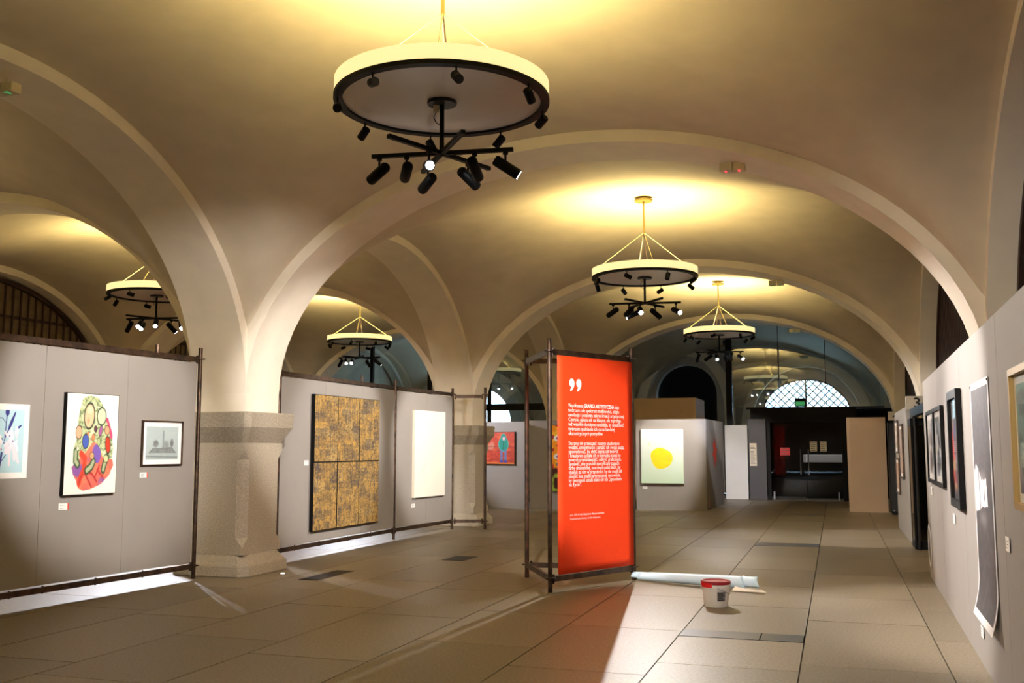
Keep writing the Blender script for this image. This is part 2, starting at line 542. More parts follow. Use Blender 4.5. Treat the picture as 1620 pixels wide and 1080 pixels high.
# ------------------------------------------------------------------ ring lamps
def chandelier(loc, crown, label, heads, ring_seed=0, group=None):
    t = empty('ring_chandelier', loc)
    tag(t, label, 'lamp', group or 'ring lamps under the vaults')
    R = 0.83
    B().lathe([(R, 0.03), (R, 0.15), (R - 0.012, 0.15), (R - 0.012, 0.03)], 72, closed=True).obj('drum_band', M['drum'], t, smooth=True)
    B().lathe([(R + 0.004, 0.0), (R + 0.004, 0.034), (R - 0.065, 0.034), (R - 0.065, 0.0)], 72, closed=True).obj('rim', M['black'], t, smooth=True)
    B().lathe([(0.001, 0.02), (R - 0.066, 0.02), (R - 0.066, 0.028), (0.001, 0.028)], 64).obj('diffuser', M['disc'], t)
    B().lathe([(0.001, 0.04), (R - 0.03, 0.04), (R - 0.03, 0.045), (0.001, 0.045)], 64).obj('light_tray', M['uplight'], t)
    B().lathe([(0.001, -0.006), (0.11, -0.006), (0.115, 0.006), (0.115, 0.019), (0.001, 0.019)], 32).obj('centre_plate', M['blacksteel'], t, smooth=True)
    zt = -0.39
    B().tube([(0, 0, -0.004), (0, 0, zt)], 0.018, 10).obj('stem', M['black'], t)
    B().tube([(-0.05, 0.0, -0.006), (-0.05, 0, -0.06)], 0.022, 10).obj('socket', M['plastic'], t)
    B().tube([(-0.05, 0, -0.06), (-0.07, 0, -0.1), (-0.05, 0, -0.14), (-0.01, 0, -0.17), (-0.012, 0, -0.3)], 0.004, 6).obj('cable', M['black'], t)
    for a in (math.radians(8), math.radians(68), math.radians(128)):
        d = Vector((math.cos(a), math.sin(a), 0)) * 0.56
        B().bar(-d + Vector((0, 0, zt)), d + Vector((0, 0, zt)), 0.034, 0.03).obj('track_bar', M['black'], t)
    zc = crown - loc[2]
    zr = zc - 0.53
    rod = B().tube([(0, 0, zc + 0.05), (0, 0, zr)], 0.016, 10)
    rod.obj('rod', M['brass'], t)
    B().lathe([(0.001, zc - 0.01), (0.14, zc - 0.01), (0.15, zc + 0.015), (0.06, zc + 0.03), (0.06, zc + 0.05), (0.14, zc + 0.06), (0.14, zc + 0.075), (0.001, zc + 0.08)], 32).obj('canopy', M['brass'], t, smooth=True)
    for i in range(4):
        a = math.radians(20 + 90 * i)
        B().tube([(0, 0, zr + 0.02), (math.cos(a) * 0.76, math.sin(a) * 0.76, 0.148)], 0.0035, 5).obj('suspension_wire', M['wire'], t)
    for i in range(2):
        a = math.radians(50 + 170 * i)
        B().tube([(0, 0, zr + 0.02), (math.cos(a) * 0.04, math.sin(a) * 0.04, (zr + 0.1) / 2), (math.cos(a) * 0.12, math.sin(a) * 0.12, 0.045)], 0.006, 6).obj('power_cable', M['wood'], t)
    rr = random.Random(ring_seed)
    for i in range(8):
        a = math.radians(45 * i + 22 + ring_seed * 7)
        px, py = math.cos(a) * (R - 0.03), math.sin(a) * (R - 0.03)
        d = Vector((rr.uniform(-1, 1), rr.uniform(-1, 1), rr.uniform(-0.9, -0.15))).normalized()
        pv = Vector((px, py, -0.075))
        h = B().tube([(px, py, 0.002), (px, py, -0.045)], 0.007, 6).tube([pv - d * 0.03, pv + d * 0.075], 0.034, 14).tube([pv - d * 0.042, pv - d * 0.03], [0.02, 0.032], 14)
        ho = h.obj('ring_spotlight', M['black'], t, smooth=True)
        B().tube([pv + d * 0.0752, pv + d * 0.0775], 0.028, 14).obj('lens', M['lens_off'], ho)
    for (ang, rad, target, on, watt, deg, col) in heads:
        a = math.radians(ang)
        piv = Vector((math.cos(a) * rad, math.sin(a) * rad, zt - 0.13))
        d = (Vector(target) - (Vector(loc) + piv)).normalized()
        e = piv + d * 0.12
        h = B().tube([(piv.x, piv.y, zt - 0.012), (piv.x, piv.y, zt - 0.035)], 0.022, 8).tube([(piv.x, piv.y, zt - 0.03), (piv.x, piv.y, zt - 0.12)], 0.009, 8)
        h.tube([piv - d * 0.10, piv - d * 0.085, piv + d * 0.11, e], [0.032, 0.042, 0.042, 0.039], 16)
        ho = h.obj('track_spotlight', M['black'], t, smooth=True)
        B().tube([e + d * 0.0003, e + d * 0.003], 0.032, 16).obj('lens', M['lens_on'] if on else M['lens_off'], ho)
        if on and watt:
            s = spot('spot_light', Vector(loc) + e + d * 0.03, target, watt, deg, col=col)
    al = bpy.data.lights.new('uplight', 'AREA')
    al.shape = 'DISK'
    al.size = 1.45
    al.spread = math.radians(168)
    al.energy = UP_W
    al.color = UP_COL
    ao = bpy.data.objects.new('uplight', al)
    C.objects.link(ao)
    ao.location = (loc[0], loc[1], loc[2] + 0.1)
    ao.rotation_euler = (math.pi, 0, 0)
    return t

W_, K_ = SPOT_COL, COOL_COL
chandelier((-2.82, 6.96, 4.25), 5.50, 'large near ring lamp with black track spotlights, nearest in the hall', [
    (188, 0.50, (-7.72, 9.15, 1.9), True, 1150, 38, W_), (188, 0.28, (-7.5, 14.3, 1.75), True, 1900, 34, W_),
    (8, 0.50, (1.0, 8.8, 1.5), True, 1000, 50, W_), (8, 0.26, (-2.75, 11.6, 1.5), True, 1500, 30, W_),
    (68, 0.30, (0.2, 15.0, 0), True, 500, 50, W_), (248, 0.14, (-0.2, 1.5, 2.2), True, 60, 30, W_), (128, 0.4, (-7.35, 11.2, 1.9), True, 420, 60, W_)], 1)
chandelier((-2.78, 15.4, 4.25), 5.50, 'middle ring lamp in the central hall, beyond the nearest one', [
    (188, 0.50, (-7.35, 17.45, 1.6), True, 1100, 36, W_), (188, 0.25, (-6.8, 19.8, 1.6), True, 260, 40, W_),
    (8, 0.48, (1.1, 11.6, 1.6), True, 1150, 50, W_), (248, 0.14, (-0.5, 7.6, 0), True, 900, 54, W_),
    (68, 0.3, (0.4, 19.6, 0.8), True, 620, 60, W_), (128, 0.4, (-7.45, 14.3, 1.7), True, 900, 40, W_)], 2)
chandelier((-2.55, 23.9, 4.25), 5.48, 'small farthest ring lamp in the central hall, before the glass doors', [
    (188, 0.50, (-4.2, 25.9, 1.5), True, 600, 44, W_), (188, 0.25, (-6.6, 25.6, 1.4), True, 160, 40, W_),
    (8, 0.48, (1.1, 20.0, 1.3), True, 420, 46, W_), (248, 0.14, (-1.4, 18.5, 0.2), True, 160, 36, W_),
    (68, 0.3, (-2.7, 31.8, 1.0), True, 950, 26, W_), (8, 0.2, (0.75, 26.6, 1.2), True, 170, 36, W_), (308, 0.5, (-3.1, 28.0, 1.4), True, 600, 34, K_)], 3)
chandelier((-11.3, 14.6, 4.25), 5.48, 'ring lamp of the left aisle above the first scaffold wall', [
    (188, 0.50, (-14.5, 15.5, 0.6), True, 120, 50, K_), (188, 0.25, (-9.0, 9.0, 0), True, 420, 60, K_),
    (8, 0.48, (-7.0, 10.4, 0), True, 620, 40, K_), (248, 0.30, (-8.6, 7.6, 0), True, 420, 60, K_),
    (68, 0.3, (-10.0, 16.8, 1.6), True, 300, 46, K_), (308, 0.45, (-8.2, 9.8, 0), True, 420, 50, K_)], 4)
chandelier((-11.6, 23.1, 4.30), 5.48, 'ring lamp of the left aisle seen above the gold print wall', [
    (188, 0.50, (-14.5, 24, 0.6), True, 100, 50, K_), (248, 0.25, (-8.4, 14.0, 0), True, 420, 46, K_),
    (8, 0.48, (-8.5, 25.4, 1.7), True, 750, 40, K_), (248, 0.45, (-8.2, 17.2, 0), True, 420, 46, K_),
    (68, 0.3, (-11, 28, 0), True, 60, 46, K_)], 5)
chandelier((-2.8, -1.4, 4.25), 5.50, 'ring lamp behind the viewer in the central hall', [
    (8, 0.5, (1.0, 5.5, 1.5), True, 700, 56, W_), (68, 0.3, (0.8, 9.0, 0.8), True, 420, 44, W_), (128, 0.4, (-5.5, 4.5, 0), False, 0, 40, W_)], 6)
chandelier((-11.6, 6.4, 4.25), 5.48, 'ring lamp of the left aisle out of view beside the first wall', [
    (8, 0.5, (-8.8, 7.0, 0), True, 260, 50, K_), (188, 0.4, (-14.6, 7, 1), False, 0, 40, K_)], 7)

# ------------------------------------------------------------------ walls to hang on
class Plane:
    def __init__(s, A, Bp):
        s.A = Vector((A[0], A[1], 0))
        d = Vector((Bp[0] - A[0], Bp[1] - A[1], 0))
        s.L = d.length
        s.u = d.normalized()
        s.n = Vector((s.u.y, -s.u.x, 0))
        s.ang = math.atan2(s.u.y, s.u.x)
    def at(s, t, z=0, off=0.0):
        p = s.A + s.u * t + s.n * off
        return (p.x, p.y, z)
W1 = Plane((-7.823, 7.925), (-7.57, 10.67))
W2 = Plane((-7.51, 12.47), (-7.44, 16.25))
W3 = Plane((-7.44, 16.25), (-7.26, 18.6))
RW = Plane((1.08, 13.72), (0.98, 7.75))
BN = Plane((-3.07, 10.88), (-2.39, 12.23))
YF = Plane((-4.97, 25.9), (-3.16, 25.94))
YS = Plane((-3.16, 25.94), (-3.08, 29.27))
FL = Plane((-9.6, 25.7), (-7.74, 25.1))
FB = Plane((-7.72, 25.3), (-4.98, 25.9))
R2P = Plane((1.15, 21.6), (1.15, 18.3))

def scaffold(name, label, cat, path, loc):
    return tag(empty(name, loc), label, cat)
def post(t, x, y, h, r=0.026, m='steel'):
    o = B().tube([(x, y, 0), (x, y, h)], r, 12).obj('post', M[m], t, smooth=True)
    return o
def rosette(t, x, y, z):
    B().lathe([(0.001, z - 0.006), (0.062, z - 0.006), (0.062, z + 0.006), (0.001, z + 0.006)], 16, (x, y, 0)).obj('rosette', M['steel'], t)
def ledger(t, p, q, z, h=0.062, m='steel', gap=0.05):
    a, b = Vector((p[0], p[1], z)), Vector((q[0], q[1], z))
    d = (b - a).normalized()
    bb = B().bar(a + d * gap, b - d * gap, 0.04, h)
    for e, s in ((a + d * 0.055, 1), (b - d * 0.055, -1)):
        bb.bar(e + Vector((0, 0, -0.055)), e + Vector((0, 0, 0.05)), 0.02, 0.03)
    bb.obj('ledger', M[m], t)
def hanging_board(t, P, s0, s1, z0, z1, off=0.0, th=0.018):
    a, b = P.A + P.u * (s0 + 0.002), P.A + P.u * (s1 - 0.002)
    vs = []
    for z in (z0, z1):
        for p, o in ((a, off), (b, off), (b, off - th), (a, off - th)):
            q = p + P.n * o
            vs.append((q.x, q.y, z))
    B().add(vs, [(0, 3, 2, 1), (4, 5, 6, 7), (0, 1, 5, 4), (1, 2, 6, 5), (2, 3, 7, 6), (3, 0, 4, 7)]).obj('board', M['board'], t)
def hook(t, P, s, z):
    p = P.at(s, z)
    B().box((p[0] - 0.008, p[1] - 0.008, z - 0.04), (p[0] + 0.008, p[1] + 0.008, z + 0.04)).obj('clip', M['blacksteel'], t)

# scaffold wall one: from outside the frame on the left to the pillar
t = tag(empty('scaffold_wall'), 'grey boarded scaffold wall on the left with three pictures, before the nearest pillar', 'display wall', kind='thing')
for s, h in ((W1.L, 2.85), (-3.0, 2.85)):
    x, y, _ = W1.at(s)
    post(t, x, y, h); rosette(t, x, y, 2.71); rosette(t, x, y, 0.16)
x, y, _ = W1.at(2.0)
B().tube([(x, y, 2.72), (x, y, 2.82)], 0.024, 10).obj('stub', M['steel'], t)
ledger(t, W1.at(-3.0), W1.at(W1.L), 2.70); ledger(t, W1.at(-3.0), W1.at(W1.L), 0.155)
for a, b in ((-2.9, -1.9), (-1.9, -0.75), (-0.75, 0.40), (0.40, 1.546), (1.546, 2.69)):
    hanging_board(t, W1, a, b, 0.205, 2.655, 0.01)
for s in (-0.1, 0.1, 0.5, 1.2, 1.9):
    hook(t, W1, s, 0.155)

t = tag(empty('scaffold_wall'), 'grey boarded scaffold wall with the gold print and white canvas, right of the nearest pillar', 'display wall', kind='thing')
E4 = (-6.64, 18.8)
for p, h in ((W2.at(0), 2.72), (W2.at(W2.L), 2.80), (W3.at(W3.L), 2.78), (E4, 2.80)):
    post(t, p[0], p[1], h); rosette(t, p[0], p[1], 2.66); rosette(t, p[0], p[1], 0.16)
pts = [W2.at(0), W2.at(W2.L), W3.at(W3.L), E4]
for i in range(3):
    zt_ = 2.66 if i < 2 else 2.62
    ledger(t, pts[i], pts[i + 1], zt_)
    ledger(t, pts[i], pts[i + 1], 0.16)
for a, b in ((0.04, 1.30), (1.30, 2.52), (2.52, W2.L - 0.04)):
    hanging_board(t, W2, a, b, 0.205, 2.615, 0.01)
for a, b in ((0.04, 1.2), (1.2, W3.L - 0.04)):
    hanging_board(t, W3, a, b, 0.205, 2.615, 0.01)
for s in (0.5, 1.2, 2.1, 2.9):
    hook(t, W2, s, 0.16)
x, y, _ = W2.at(2.5)
B().tube([(x, y, 2.68), (x, y, 2.80)], 0.02, 10).obj('stub', M['steel'], t)

# banner frame
t = tag(empty('banner_frame'), 'triangular dark steel scaffold frame carrying the red text banner', 'frame', kind='thing')
tri = [(-3.07, 10.88), (-2.39, 12.23), (-3.70, 12.05)]
for p in tri:
    post(t, p[0], p[1], 2.84, 0.027); rosette(t, p[0], p[1], 2.70); rosette(t, p[0], p[1], 0.16)
ledger(t, tri[0], tri[1], 2.69); ledger(t, tri[0], tri[1], 0.145)
ledger(t, tri[1], tri[2], 2.69); ledger(t, tri[1], tri[2], 0.155)
ledger(t, tri[2], tri[0], 2.69, m='zinc'); ledger(t, tri[2], tri[0], 0.155)

# ------------------------------------------------------------------ banner and its text
def text_mesh(body, size, bold=0.0, align='LEFT'):
    cu = bpy.data.curves.new('line', 'FONT')
    cu.body = body
    cu.size = size
    cu.align_x = align
    cu.offset = bold
    cu.resolution_u = 2
    o = bpy.data.objects.new('tmp', cu)
    C.objects.link(o)
    bpy.context.view_layer.update()
    dg = bpy.context.evaluated_depsgraph_get()
    me = bpy.data.meshes.new_from_object(o.evaluated_get(dg))
    bpy.data.objects.remove(o)
    n = len(me.vertices)
    co = np.zeros(n * 3, np.float32)
    me.vertices.foreach_get('co', co)
    return me, co.reshape(-1, 3)
def put_text(parent, name, parts, x, z, size, width=None, y=-0.0015, m='text', align='LEFT'):
    """parts = [(string, bold)]; laid in the local x,z plane facing -y, scaled to the wanted width"""
    objs, cur, ws = [], 0.0, []
    for body, bold in parts:
        me, co = text_mesh(body, size, bold)
        probe, pc = text_mesh(body + '|', size, bold)
        adv = pc[:, 0].max() - size * 0.2 if len(pc) else 0
        objs.append((me, co, cur))
        cur += (co[:, 0].max() if len(co) else 0) + size * 0.28
    tot = max(co[:, 0].max() + c for me, co, c in objs if len(co))
    k = (width / tot) if width else 1.0
    vs, fs = [], []
    for me, co, c in objs:
        b0 = len(vs)
        vs += [(x + (p[0] + c) * k + (-tot * k / 2 if align == 'CENTER' else 0), y, z + p[1]) for p in co]
        fs += [tuple(i + b0 for i in f.vertices) for f in me.polygons]
    me = bpy.data.meshes.new(name)
    me.from_pydata(vs, [], fs)
    me.materials.append(M[m])
    o = bpy.data.objects.new(name, me)
    C.objects.link(o)
    o.parent = parent
    return o

p = BN.at(0, 0, 0.03)
ban = empty('text_banner', p, BN.ang)
tag(ban, 'tall red orange banner with a white Polish quotation, stretched in the scaffold frame', 'banner')
nx, nz = 12, 26
vs, fs = [], []
bx0, bx1, bz0, bz1 = 0.10, 1.475, 0.185, 2.655
for j in range(nz + 1):
    for i in range(nx + 1):
        a, c = i / nx, j / nz
        vs.append((bx0 + (bx1 - bx0) * a, 0.004 * math.sin(a * 9) * c, bz0 + (bz1 - bz0) * c))
for j in range(nz):
    for i in range(nx):
        k = j * (nx + 1) + i
        fs.append((k, k + 1, k + nx + 2, k + nx + 1))
clo = B().add(vs, fs).obj('cloth', M['red'], ban, smooth=True)
sol = clo.modifiers.new('thickness', 'SOLIDIFY')
sol.thickness = 0.002
sol.offset = 0
for i in range(4):
    for z in (bz0 - 0.02, bz1 - 0.005):
        xx = bx0 + 0.05 + (bx1 - bx0 - 0.1) * i / 3
        B().tube([(xx, 0.012, z), (xx, 0.03, z + 0.02)], 0.004, 6).obj('cable_tie', M['black'], ban)
TY = -0.0065
q = B()
for cx in (0.345, 0.467):
    pts = []
    loop = []
    for i in range(25):
        a = math.radians(-200 + 290 * i / 24)
        loop.append((cx + 0.048 * math.cos(a + math.pi / 2 + 0.2), 2.345 + 0.05 * math.sin(a + math.pi / 2 + 0.2)))
    # round head
    hv = [(cx + 0.046 * math.cos(2 * math.pi * i / 24), TY, 2.347 + 0.05 * math.sin(2 * math.pi * i / 24)) for i in range(24)]
    q.add(hv, [tuple(range(24))])
    # tail swept down to the left
    ts, fsx = [], []
    for i in range(13):
        a = math.radians(10 - 85 * i / 12)
        ro = 1.0
        ox, oz = cx - 0.052 + 0.098 * math.cos(a), 2.345 + 0.10 * math.sin(a)
        wd = 0.062 * (1 - i / 12) + 0.020
        ts += [(ox, TY - 0.0003, oz), (ox - wd * math.cos(a), TY - 0.0003, oz - wd * math.sin(a))]
    for i in range(12):
        fsx.append((2 * i, 2 * i + 1, 2 * i + 3, 2 * i + 2))
    q.add(ts, fsx)
q.obj('quotation_mark', M['text'], ban)
LINES1 = [([('Współczesna', 0), ('GRAFIKA ARTYSTYCZNA', 0.0016), ('daje', 0)], 0.93), ([('twórcom całe spektrum możliwości, ciągle', 0)], 0.93),
          ([('ewoluuje i poszerza zakres kreacji artystycznej.', 0)], 1.03), ([('Czerpie, opiera się na klasyce, ale zaprzęga', 0)], 0.965),
          ([('też wszelkie dostępne narzędzia, by umożliwić', 0)], 1.02), ([('twórcom spełnienie ich coraz bardziej', 0)], 0.84), ([('ekscentrycznych pomysłów', 0)], 0.615)]
LINES2 = [('Staramy się przekazać naszym studentom', 0.93), ('wiedzę, umiejętności i zarazić ich swoją pasją,', 1.02), ('spowodować, by chęć stania się twórcą', 0.905),
          ('i kreatorem pchała ich w kierunku coraz to', 0.95), ('nowych przedsięwzięć, odkryć graficznych.', 0.965), ('Sprawić, aby polubili specyficzny zapach', 0.92),
          ('farby drukarskiej, pracowni malarskich, by', 0.945), ('tęsknili za nim w przyszłości, by nie mogli się', 0.975), ('obejść bez grafiki artystycznej, rysowania,', 0.945),
          ('by tworzenie sztuki stało się ich „sposobem', 0.965), ('na życie”.', 0.225)]
z = 2.066
for parts, wd in LINES1:
    put_text(ban, 'text_line', [(a, b + 0.0008) for a, b in parts], 0.281, z, 0.060, wd, TY)
    z -= 0.0535
z = 1.632
for s_, wd in LINES2:
    put_text(ban, 'text_line', [(s_, 0.0008)], 0.281, z, 0.060, wd, TY)
    z -= 0.0472
put_text(ban, 'signature_line', [('prof. ASP dr hab. Magdalena Hanysz-Stefańska', 0.0003)], 0.298, 0.826, 0.032, 0.61, TY)
put_text(ban, 'signature_line', [('Przewodnicząca Komitetu Grafiki Artystycznej', 0)], 0.298, 0.782, 0.030, 0.54, TY)

# ------------------------------------------------------------------ painted sheets (colour per grid point)
def attr_mat(name, rough=0.6):
    m = bpy.data.materials.new(name)
    m.use_nodes = True
    a = m.node_tree.nodes.new('ShaderNodeAttribute')
    a.attribute_name = 'Col'
    b = m.node_tree.nodes['Principled BSDF']
    b.inputs['Roughness'].default_value = rough
    m.node_tree.links.new(a.outputs['Color'], b.inputs['Base Color'])
    return m
M['print'] = attr_mat('printed sheet', 0.55)
M['gloss'] = attr_mat('varnished print', 0.12)
class Art:
    def __init__(s, w, h, bg):
        s.nx, s.ny = w, h
        x = np.linspace(0, 1, w)
        y = np.linspace(0, 1, h)
        s.X, s.Y = np.meshgrid(x, y)
        s.im = np.ones((h, w, 3)) * np.array(bg, float)
    def put(s, mask, c):
        mask = np.clip(mask, 0, 1)[..., None]
        s.im = s.im * (1 - mask) + np.array(c, float) * mask
        return s
    def ell(s, cx, cy, rx, ry, c, rot=0, soft=0.06, alpha=1.0, ring=None):
        a = math.radians(rot)
        dx, dy = s.X - cx, s.Y - cy
        u = (dx * math.cos(a) + dy * math.sin(a)) / rx
        v = (-dx * math.sin(a) + dy * math.cos(a)) / ry
        r = np.sqrt(u * u + v * v)
        if ring:
            s.put(np.clip((1 + ring - r) / soft, 0, 1) * alpha, (38, 48, 40))
        return s.put(np.clip((1 - r) / soft, 0, 1) * alpha, c)
    def line(s, pts, wd, c, alpha=1.0):
        d = np.full(s.X.shape, 9.0)
        for (x0, y0), (x1, y1) in zip(pts[:-1], pts[1:]):
            L = (x1 - x0) ** 2 + (y1 - y0) ** 2 + 1e-9
            t = np.clip(((s.X - x0) * (x1 - x0) + (s.Y - y0) * (y1 - y0)) / L, 0, 1)
            d = np.minimum(d, np.hypot(s.X - x0 - t * (x1 - x0), s.Y - y0 - t * (y1 - y0)))
        return s.put(np.clip((wd - d) / (wd * 0.4), 0, 1) * alpha, c)
    def poly(s, pts, c, alpha=1.0):
        ins = np.zeros(s.X.shape, bool)
        n = len(pts)
        for i in range(n):
            x0, y0 = pts[i]
            x1, y1 = pts[(i + 1) % n]
            cond = ((y0 > s.Y) != (y1 > s.Y)) & (s.X < (x1 - x0) * (s.Y - y0) / (y1 - y0 + 1e-12) + x0)
            ins ^= cond
        return s.put(ins * alpha, c)
    def noise(s, fx, fy, seed=0):
        r = np.random.default_rng(seed)
        g = r.random((fy + 2, fx + 2))
        gx, gy = s.X * fx, s.Y * fy
        ix, iy = gx.astype(int), gy.astype(int)
        tx, ty = gx - ix, gy - iy
        tx, ty = tx * tx * (3 - 2 * tx), ty * ty * (3 - 2 * ty)
        return (g[iy, ix] * (1 - tx) + g[iy, ix + 1] * tx) * (1 - ty) + (g[iy + 1, ix] * (1 - tx) + g[iy + 1, ix + 1] * tx) * ty
    def mesh(s, name, x0, x1, z0, z1, y, m):
        w_, h_ = s.nx, s.ny
        vs = np.zeros((h_, w_, 3))
        vs[..., 0] = x0 + (x1 - x0) * s.X
        vs[..., 1] = y
        vs[..., 2] = z0 + (z1 - z0) * s.Y
        idx = np.arange(w_ * h_).reshape(h_, w_)
        f = np.stack([idx[:-1, :-1], idx[:-1, 1:], idx[1:, 1:], idx[1:, :-1]], -1).reshape(-1, 4)
        me = bpy.data.meshes.new(name)
        me.vertices.add(w_ * h_)
        me.vertices.foreach_set('co', vs.reshape(-1).astype(np.float32))
        me.loops.add(f.size)
        me.loops.foreach_set('vertex_index', f.reshape(-1).astype(np.int32))
        me.polygons.add(len(f))
        me.polygons.foreach_set('loop_start', np.arange(0, f.size, 4, dtype=np.int32))
        me.update(calc_edges=True)
        at = me.color_attributes.new('Col', 'FLOAT_COLOR', 'POINT')
        cl = np.ones((w_ * h_, 4), np.float32)
        cl[:, :3] = lin(np.clip(s.im, 0, 255)).reshape(-1, 3)
        at.data.foreach_set('color', cl.reshape(-1))
        me.materials.append(m)
        return me

def picture(name, label, P, s0, s1, z0, z1, art, style='canvas', depth=0.035, fw=0.03, fmat='black', margin=0.0, off=0.011, group=None, glass=False, m='print', cat='picture'):
    """Empty at the foot of the picture on its wall plane; local x runs to the viewer's right, -y faces the viewer"""
    W, H = s1 - s0, z1 - z0
    t = empty(name, P.at((s0 + s1) / 2, z0, off), P.ang)
    tag(t, label, cat, group)
    a, b = -W / 2, W / 2
    if style == 'canvas':
        B().box((a, -depth, 0), (b, 0, H)).obj('stretcher', M[fmat], t)
        yy = -depth - 0.0012
        ia, ib, ic, id_ = a + fw, b - fw, fw, H - fw
    elif style == 'frame':
        f = B()
        f.box((a, -depth, 0), (b, 0, fw)).box((a, -depth, H - fw), (b, 0, H)).box((a, -depth, fw), (a + fw, 0, H - fw)).box((b - fw, -depth, fw), (b, 0, H - fw))
        f.obj('frame', M[fmat], t)
        B().box((a + fw, -0.012, fw), (b - fw, -0.002, H - fw)).obj('mount', M['paper'], t)
        yy = -0.0132
        ia, ib, ic, id_ = a + fw + margin, b - fw - margin, fw + margin, H - fw - margin
        if glass:
            B().box((a + fw, -0.022, fw), (b - fw, -0.020, H - fw)).obj('pane', M['frameglass'], t)
    elif style == 'sheet':
        B().box((a, -0.004, 0), (b, -0.001, H)).obj('sheet', M['paper'], t)
        yy = -0.0052
        ia, ib, ic, id_ = a + margin, b - margin, margin, H - margin
    if art is not None:
        o = bpy.data.objects.new('image', art.mesh('image', ia, ib, ic, id_, yy, M[m]))
        C.objects.link(o)
        o.parent = t
    return t

def caption(label, P, s, z, w=0.09, h=0.055, off=0.011, red=False):
    t = empty('caption_card', P.at(s, z, off), P.ang)
    tag(t, label, 'label card')
    B().box((-w / 2, -0.004, -h / 2), (w / 2, -0.0005, h / 2)).obj('card', M['paper'], t)
    if red:
        B().box((w / 2 + 0.002, -0.004, -h / 2), (w / 2 + 0.018, -0.0005, h / 2)).obj('red_tab', M['redtab'], t)
    b = B()
    for i in range(3):
        b.box((-w * 0.36, -0.0047, h * (0.22 - i * 0.24) - 0.002), (w * (0.2 - 0.08 * i), -0.0042, h * (0.22 - i * 0.24) + 0.002))
    b.obj('print_lines', M['darkpanel'], t)
    return t

# 1 white lily print
A_ = Art(150, 170, (184, 218, 228))
NAVY = (44, 50, 128)
LX = lambda p: [(0.42 + 0.58 * x, y) for x, y in p]
for pts, wd in (([(0.32, 0.5), (0.35, 0.78), (0.38, 1.0)], 0.011), ([(0.34, 0.56), (0.5, 0.74), (0.66, 0.95)], 0.012), ([(0.06, 0.72), (0.06, 0.9)], 0.012), ([(0.08, 0.86), (0.2, 0.87), (0.33, 0.8)], 0.007),
                ([(0.10, 0.62), (0.26, 0.52)], 0.01), ([(0.0, 0.26), (0.18, 0.15)], 0.008), ([(0.38, 0.28), (0.2, 0.15)], 0.008)):
    A_.line(LX(pts), wd, NAVY)
for cx, cy, rx, ry, rot in ((0.38, 0.965, 0.045, 0.065, 0), (0.06, 0.84, 0.035, 0.13, 3), (0.53, 0.79, 0.03, 0.13, -24), (0.61, 0.89, 0.02, 0.09, -24), (0.79, 0.715, 0.018, 0.085, -58), (0.05, 0.14, 0.05, 0.028, 10), (-0.3, 0.8, 0.04, 0.14, 12), (-0.4, 0.2, 0.03, 0.12, 40)):
    (px, py), = LX([(cx, cy)])
    A_.ell(px, py, rx, ry, NAVY, rot)
A_.line(LX([(0.16, 0.0), (0.24, 0.31)]), 0.024, NAVY)
rl = np.random.default_rng(9)
for cx, cy, sx_, sy_, k in ((0.56, 0.52, 0.20, 0.16, 26), (0.10, 0.48, 0.12, 0.13, 16), (0.42, 0.40, 0.1, 0.1, 10), (0.66, 0.36, 0.1, 0.12, 9), (-0.4, 0.5, 0.2, 0.16, 20)):
    for i in range(k):
        (px, py), = LX([(cx + rl.uniform(-1, 1) * sx_, cy + rl.uniform(-1, 1) * sy_)])
        c = [(236, 230, 242), (226, 220, 236), (244, 240, 246), (240, 222, 232)][rl.integers(4)]
        A_.ell(px, py, rl.uniform(0.02, 0.04), rl.uniform(0.05, 0.09), c, rl.uniform(-50, 50), soft=0.35)
for x0, y0, x1, y1 in ((0.72, 0.36, 0.84, 0.16), (0.52, 0.36, 0.52, 0.12), (0.64, 0.4, 0.7, 0.2)):
    A_.line(LX([(x0, y0), (x1, y1)]), 0.026, (244, 222, 232))
for x0, y0 in ((0.30, 0.47), (0.22, 0.37), (0.5, 0.58), (0.62, 0.5), (0.08, 0.42)):
    (px, py), = LX([(x0, y0)])
    A_.ell(px, py, 0.012, 0.022, (92, 96, 160), 30)
picture('lily_print', 'blue lily print in a white border, leftmost on the scaffold wall', W1, -0.46, 0.222, 1.296, 2.035, A_, 'sheet', margin=0.06)

# 2 large organic drawing
A_ = Art(150, 250, (238, 236, 222))
blob = [(0.30, 0.96), (0.42, 0.985), (0.58, 0.97), (0.68, 0.90), (0.74, 0.80), (0.80, 0.70), (0.88, 0.58), (0.93, 0.45), (0.90, 0.36), (0.84, 0.30), (0.2, 0.27), (0.17, 0.36), (0.15, 0.44), (0.19, 0.52), (0.20, 0.62), (0.22, 0.74), (0.25, 0.86)]
A_.poly(blob, (186, 196, 148))
n1 = A_.noise(40, 60, 2)
n2 = A_.noise(16, 24, 3)
inb = Art(150, 250, (0, 0, 0)).poly(blob, (255, 255, 255)).im[..., 0] / 255
A_.put(inb * np.clip((n1 - 0.55) * 4, 0, 0.7), (92, 112, 76))
A_.put(inb * np.clip((n2 - 0.6) * 3, 0, 0.6), (232, 232, 200))
lower = [(0.13, 0.27), (0.28, 0.35), (0.42, 0.44), (0.52, 0.52), (0.62, 0.5), (0.72, 0.36), (0.92, 0.34), (0.94, 0.28), (0.86, 0.18), (0.70, 0.09), (0.50, 0.045), (0.36, 0.035), (0.27, 0.06), (0.22, 0.14), (0.16, 0.20)]
A_.poly(lower, (214, 108, 92))
inl = Art(150, 250, (0, 0, 0)).poly(lower, (255, 255, 255)).im[..., 0] / 255
A_.put(inl * np.clip((A_.noise(7, 9, 8) - 0.5) * 5, 0, 0.9), (128, 84, 164))
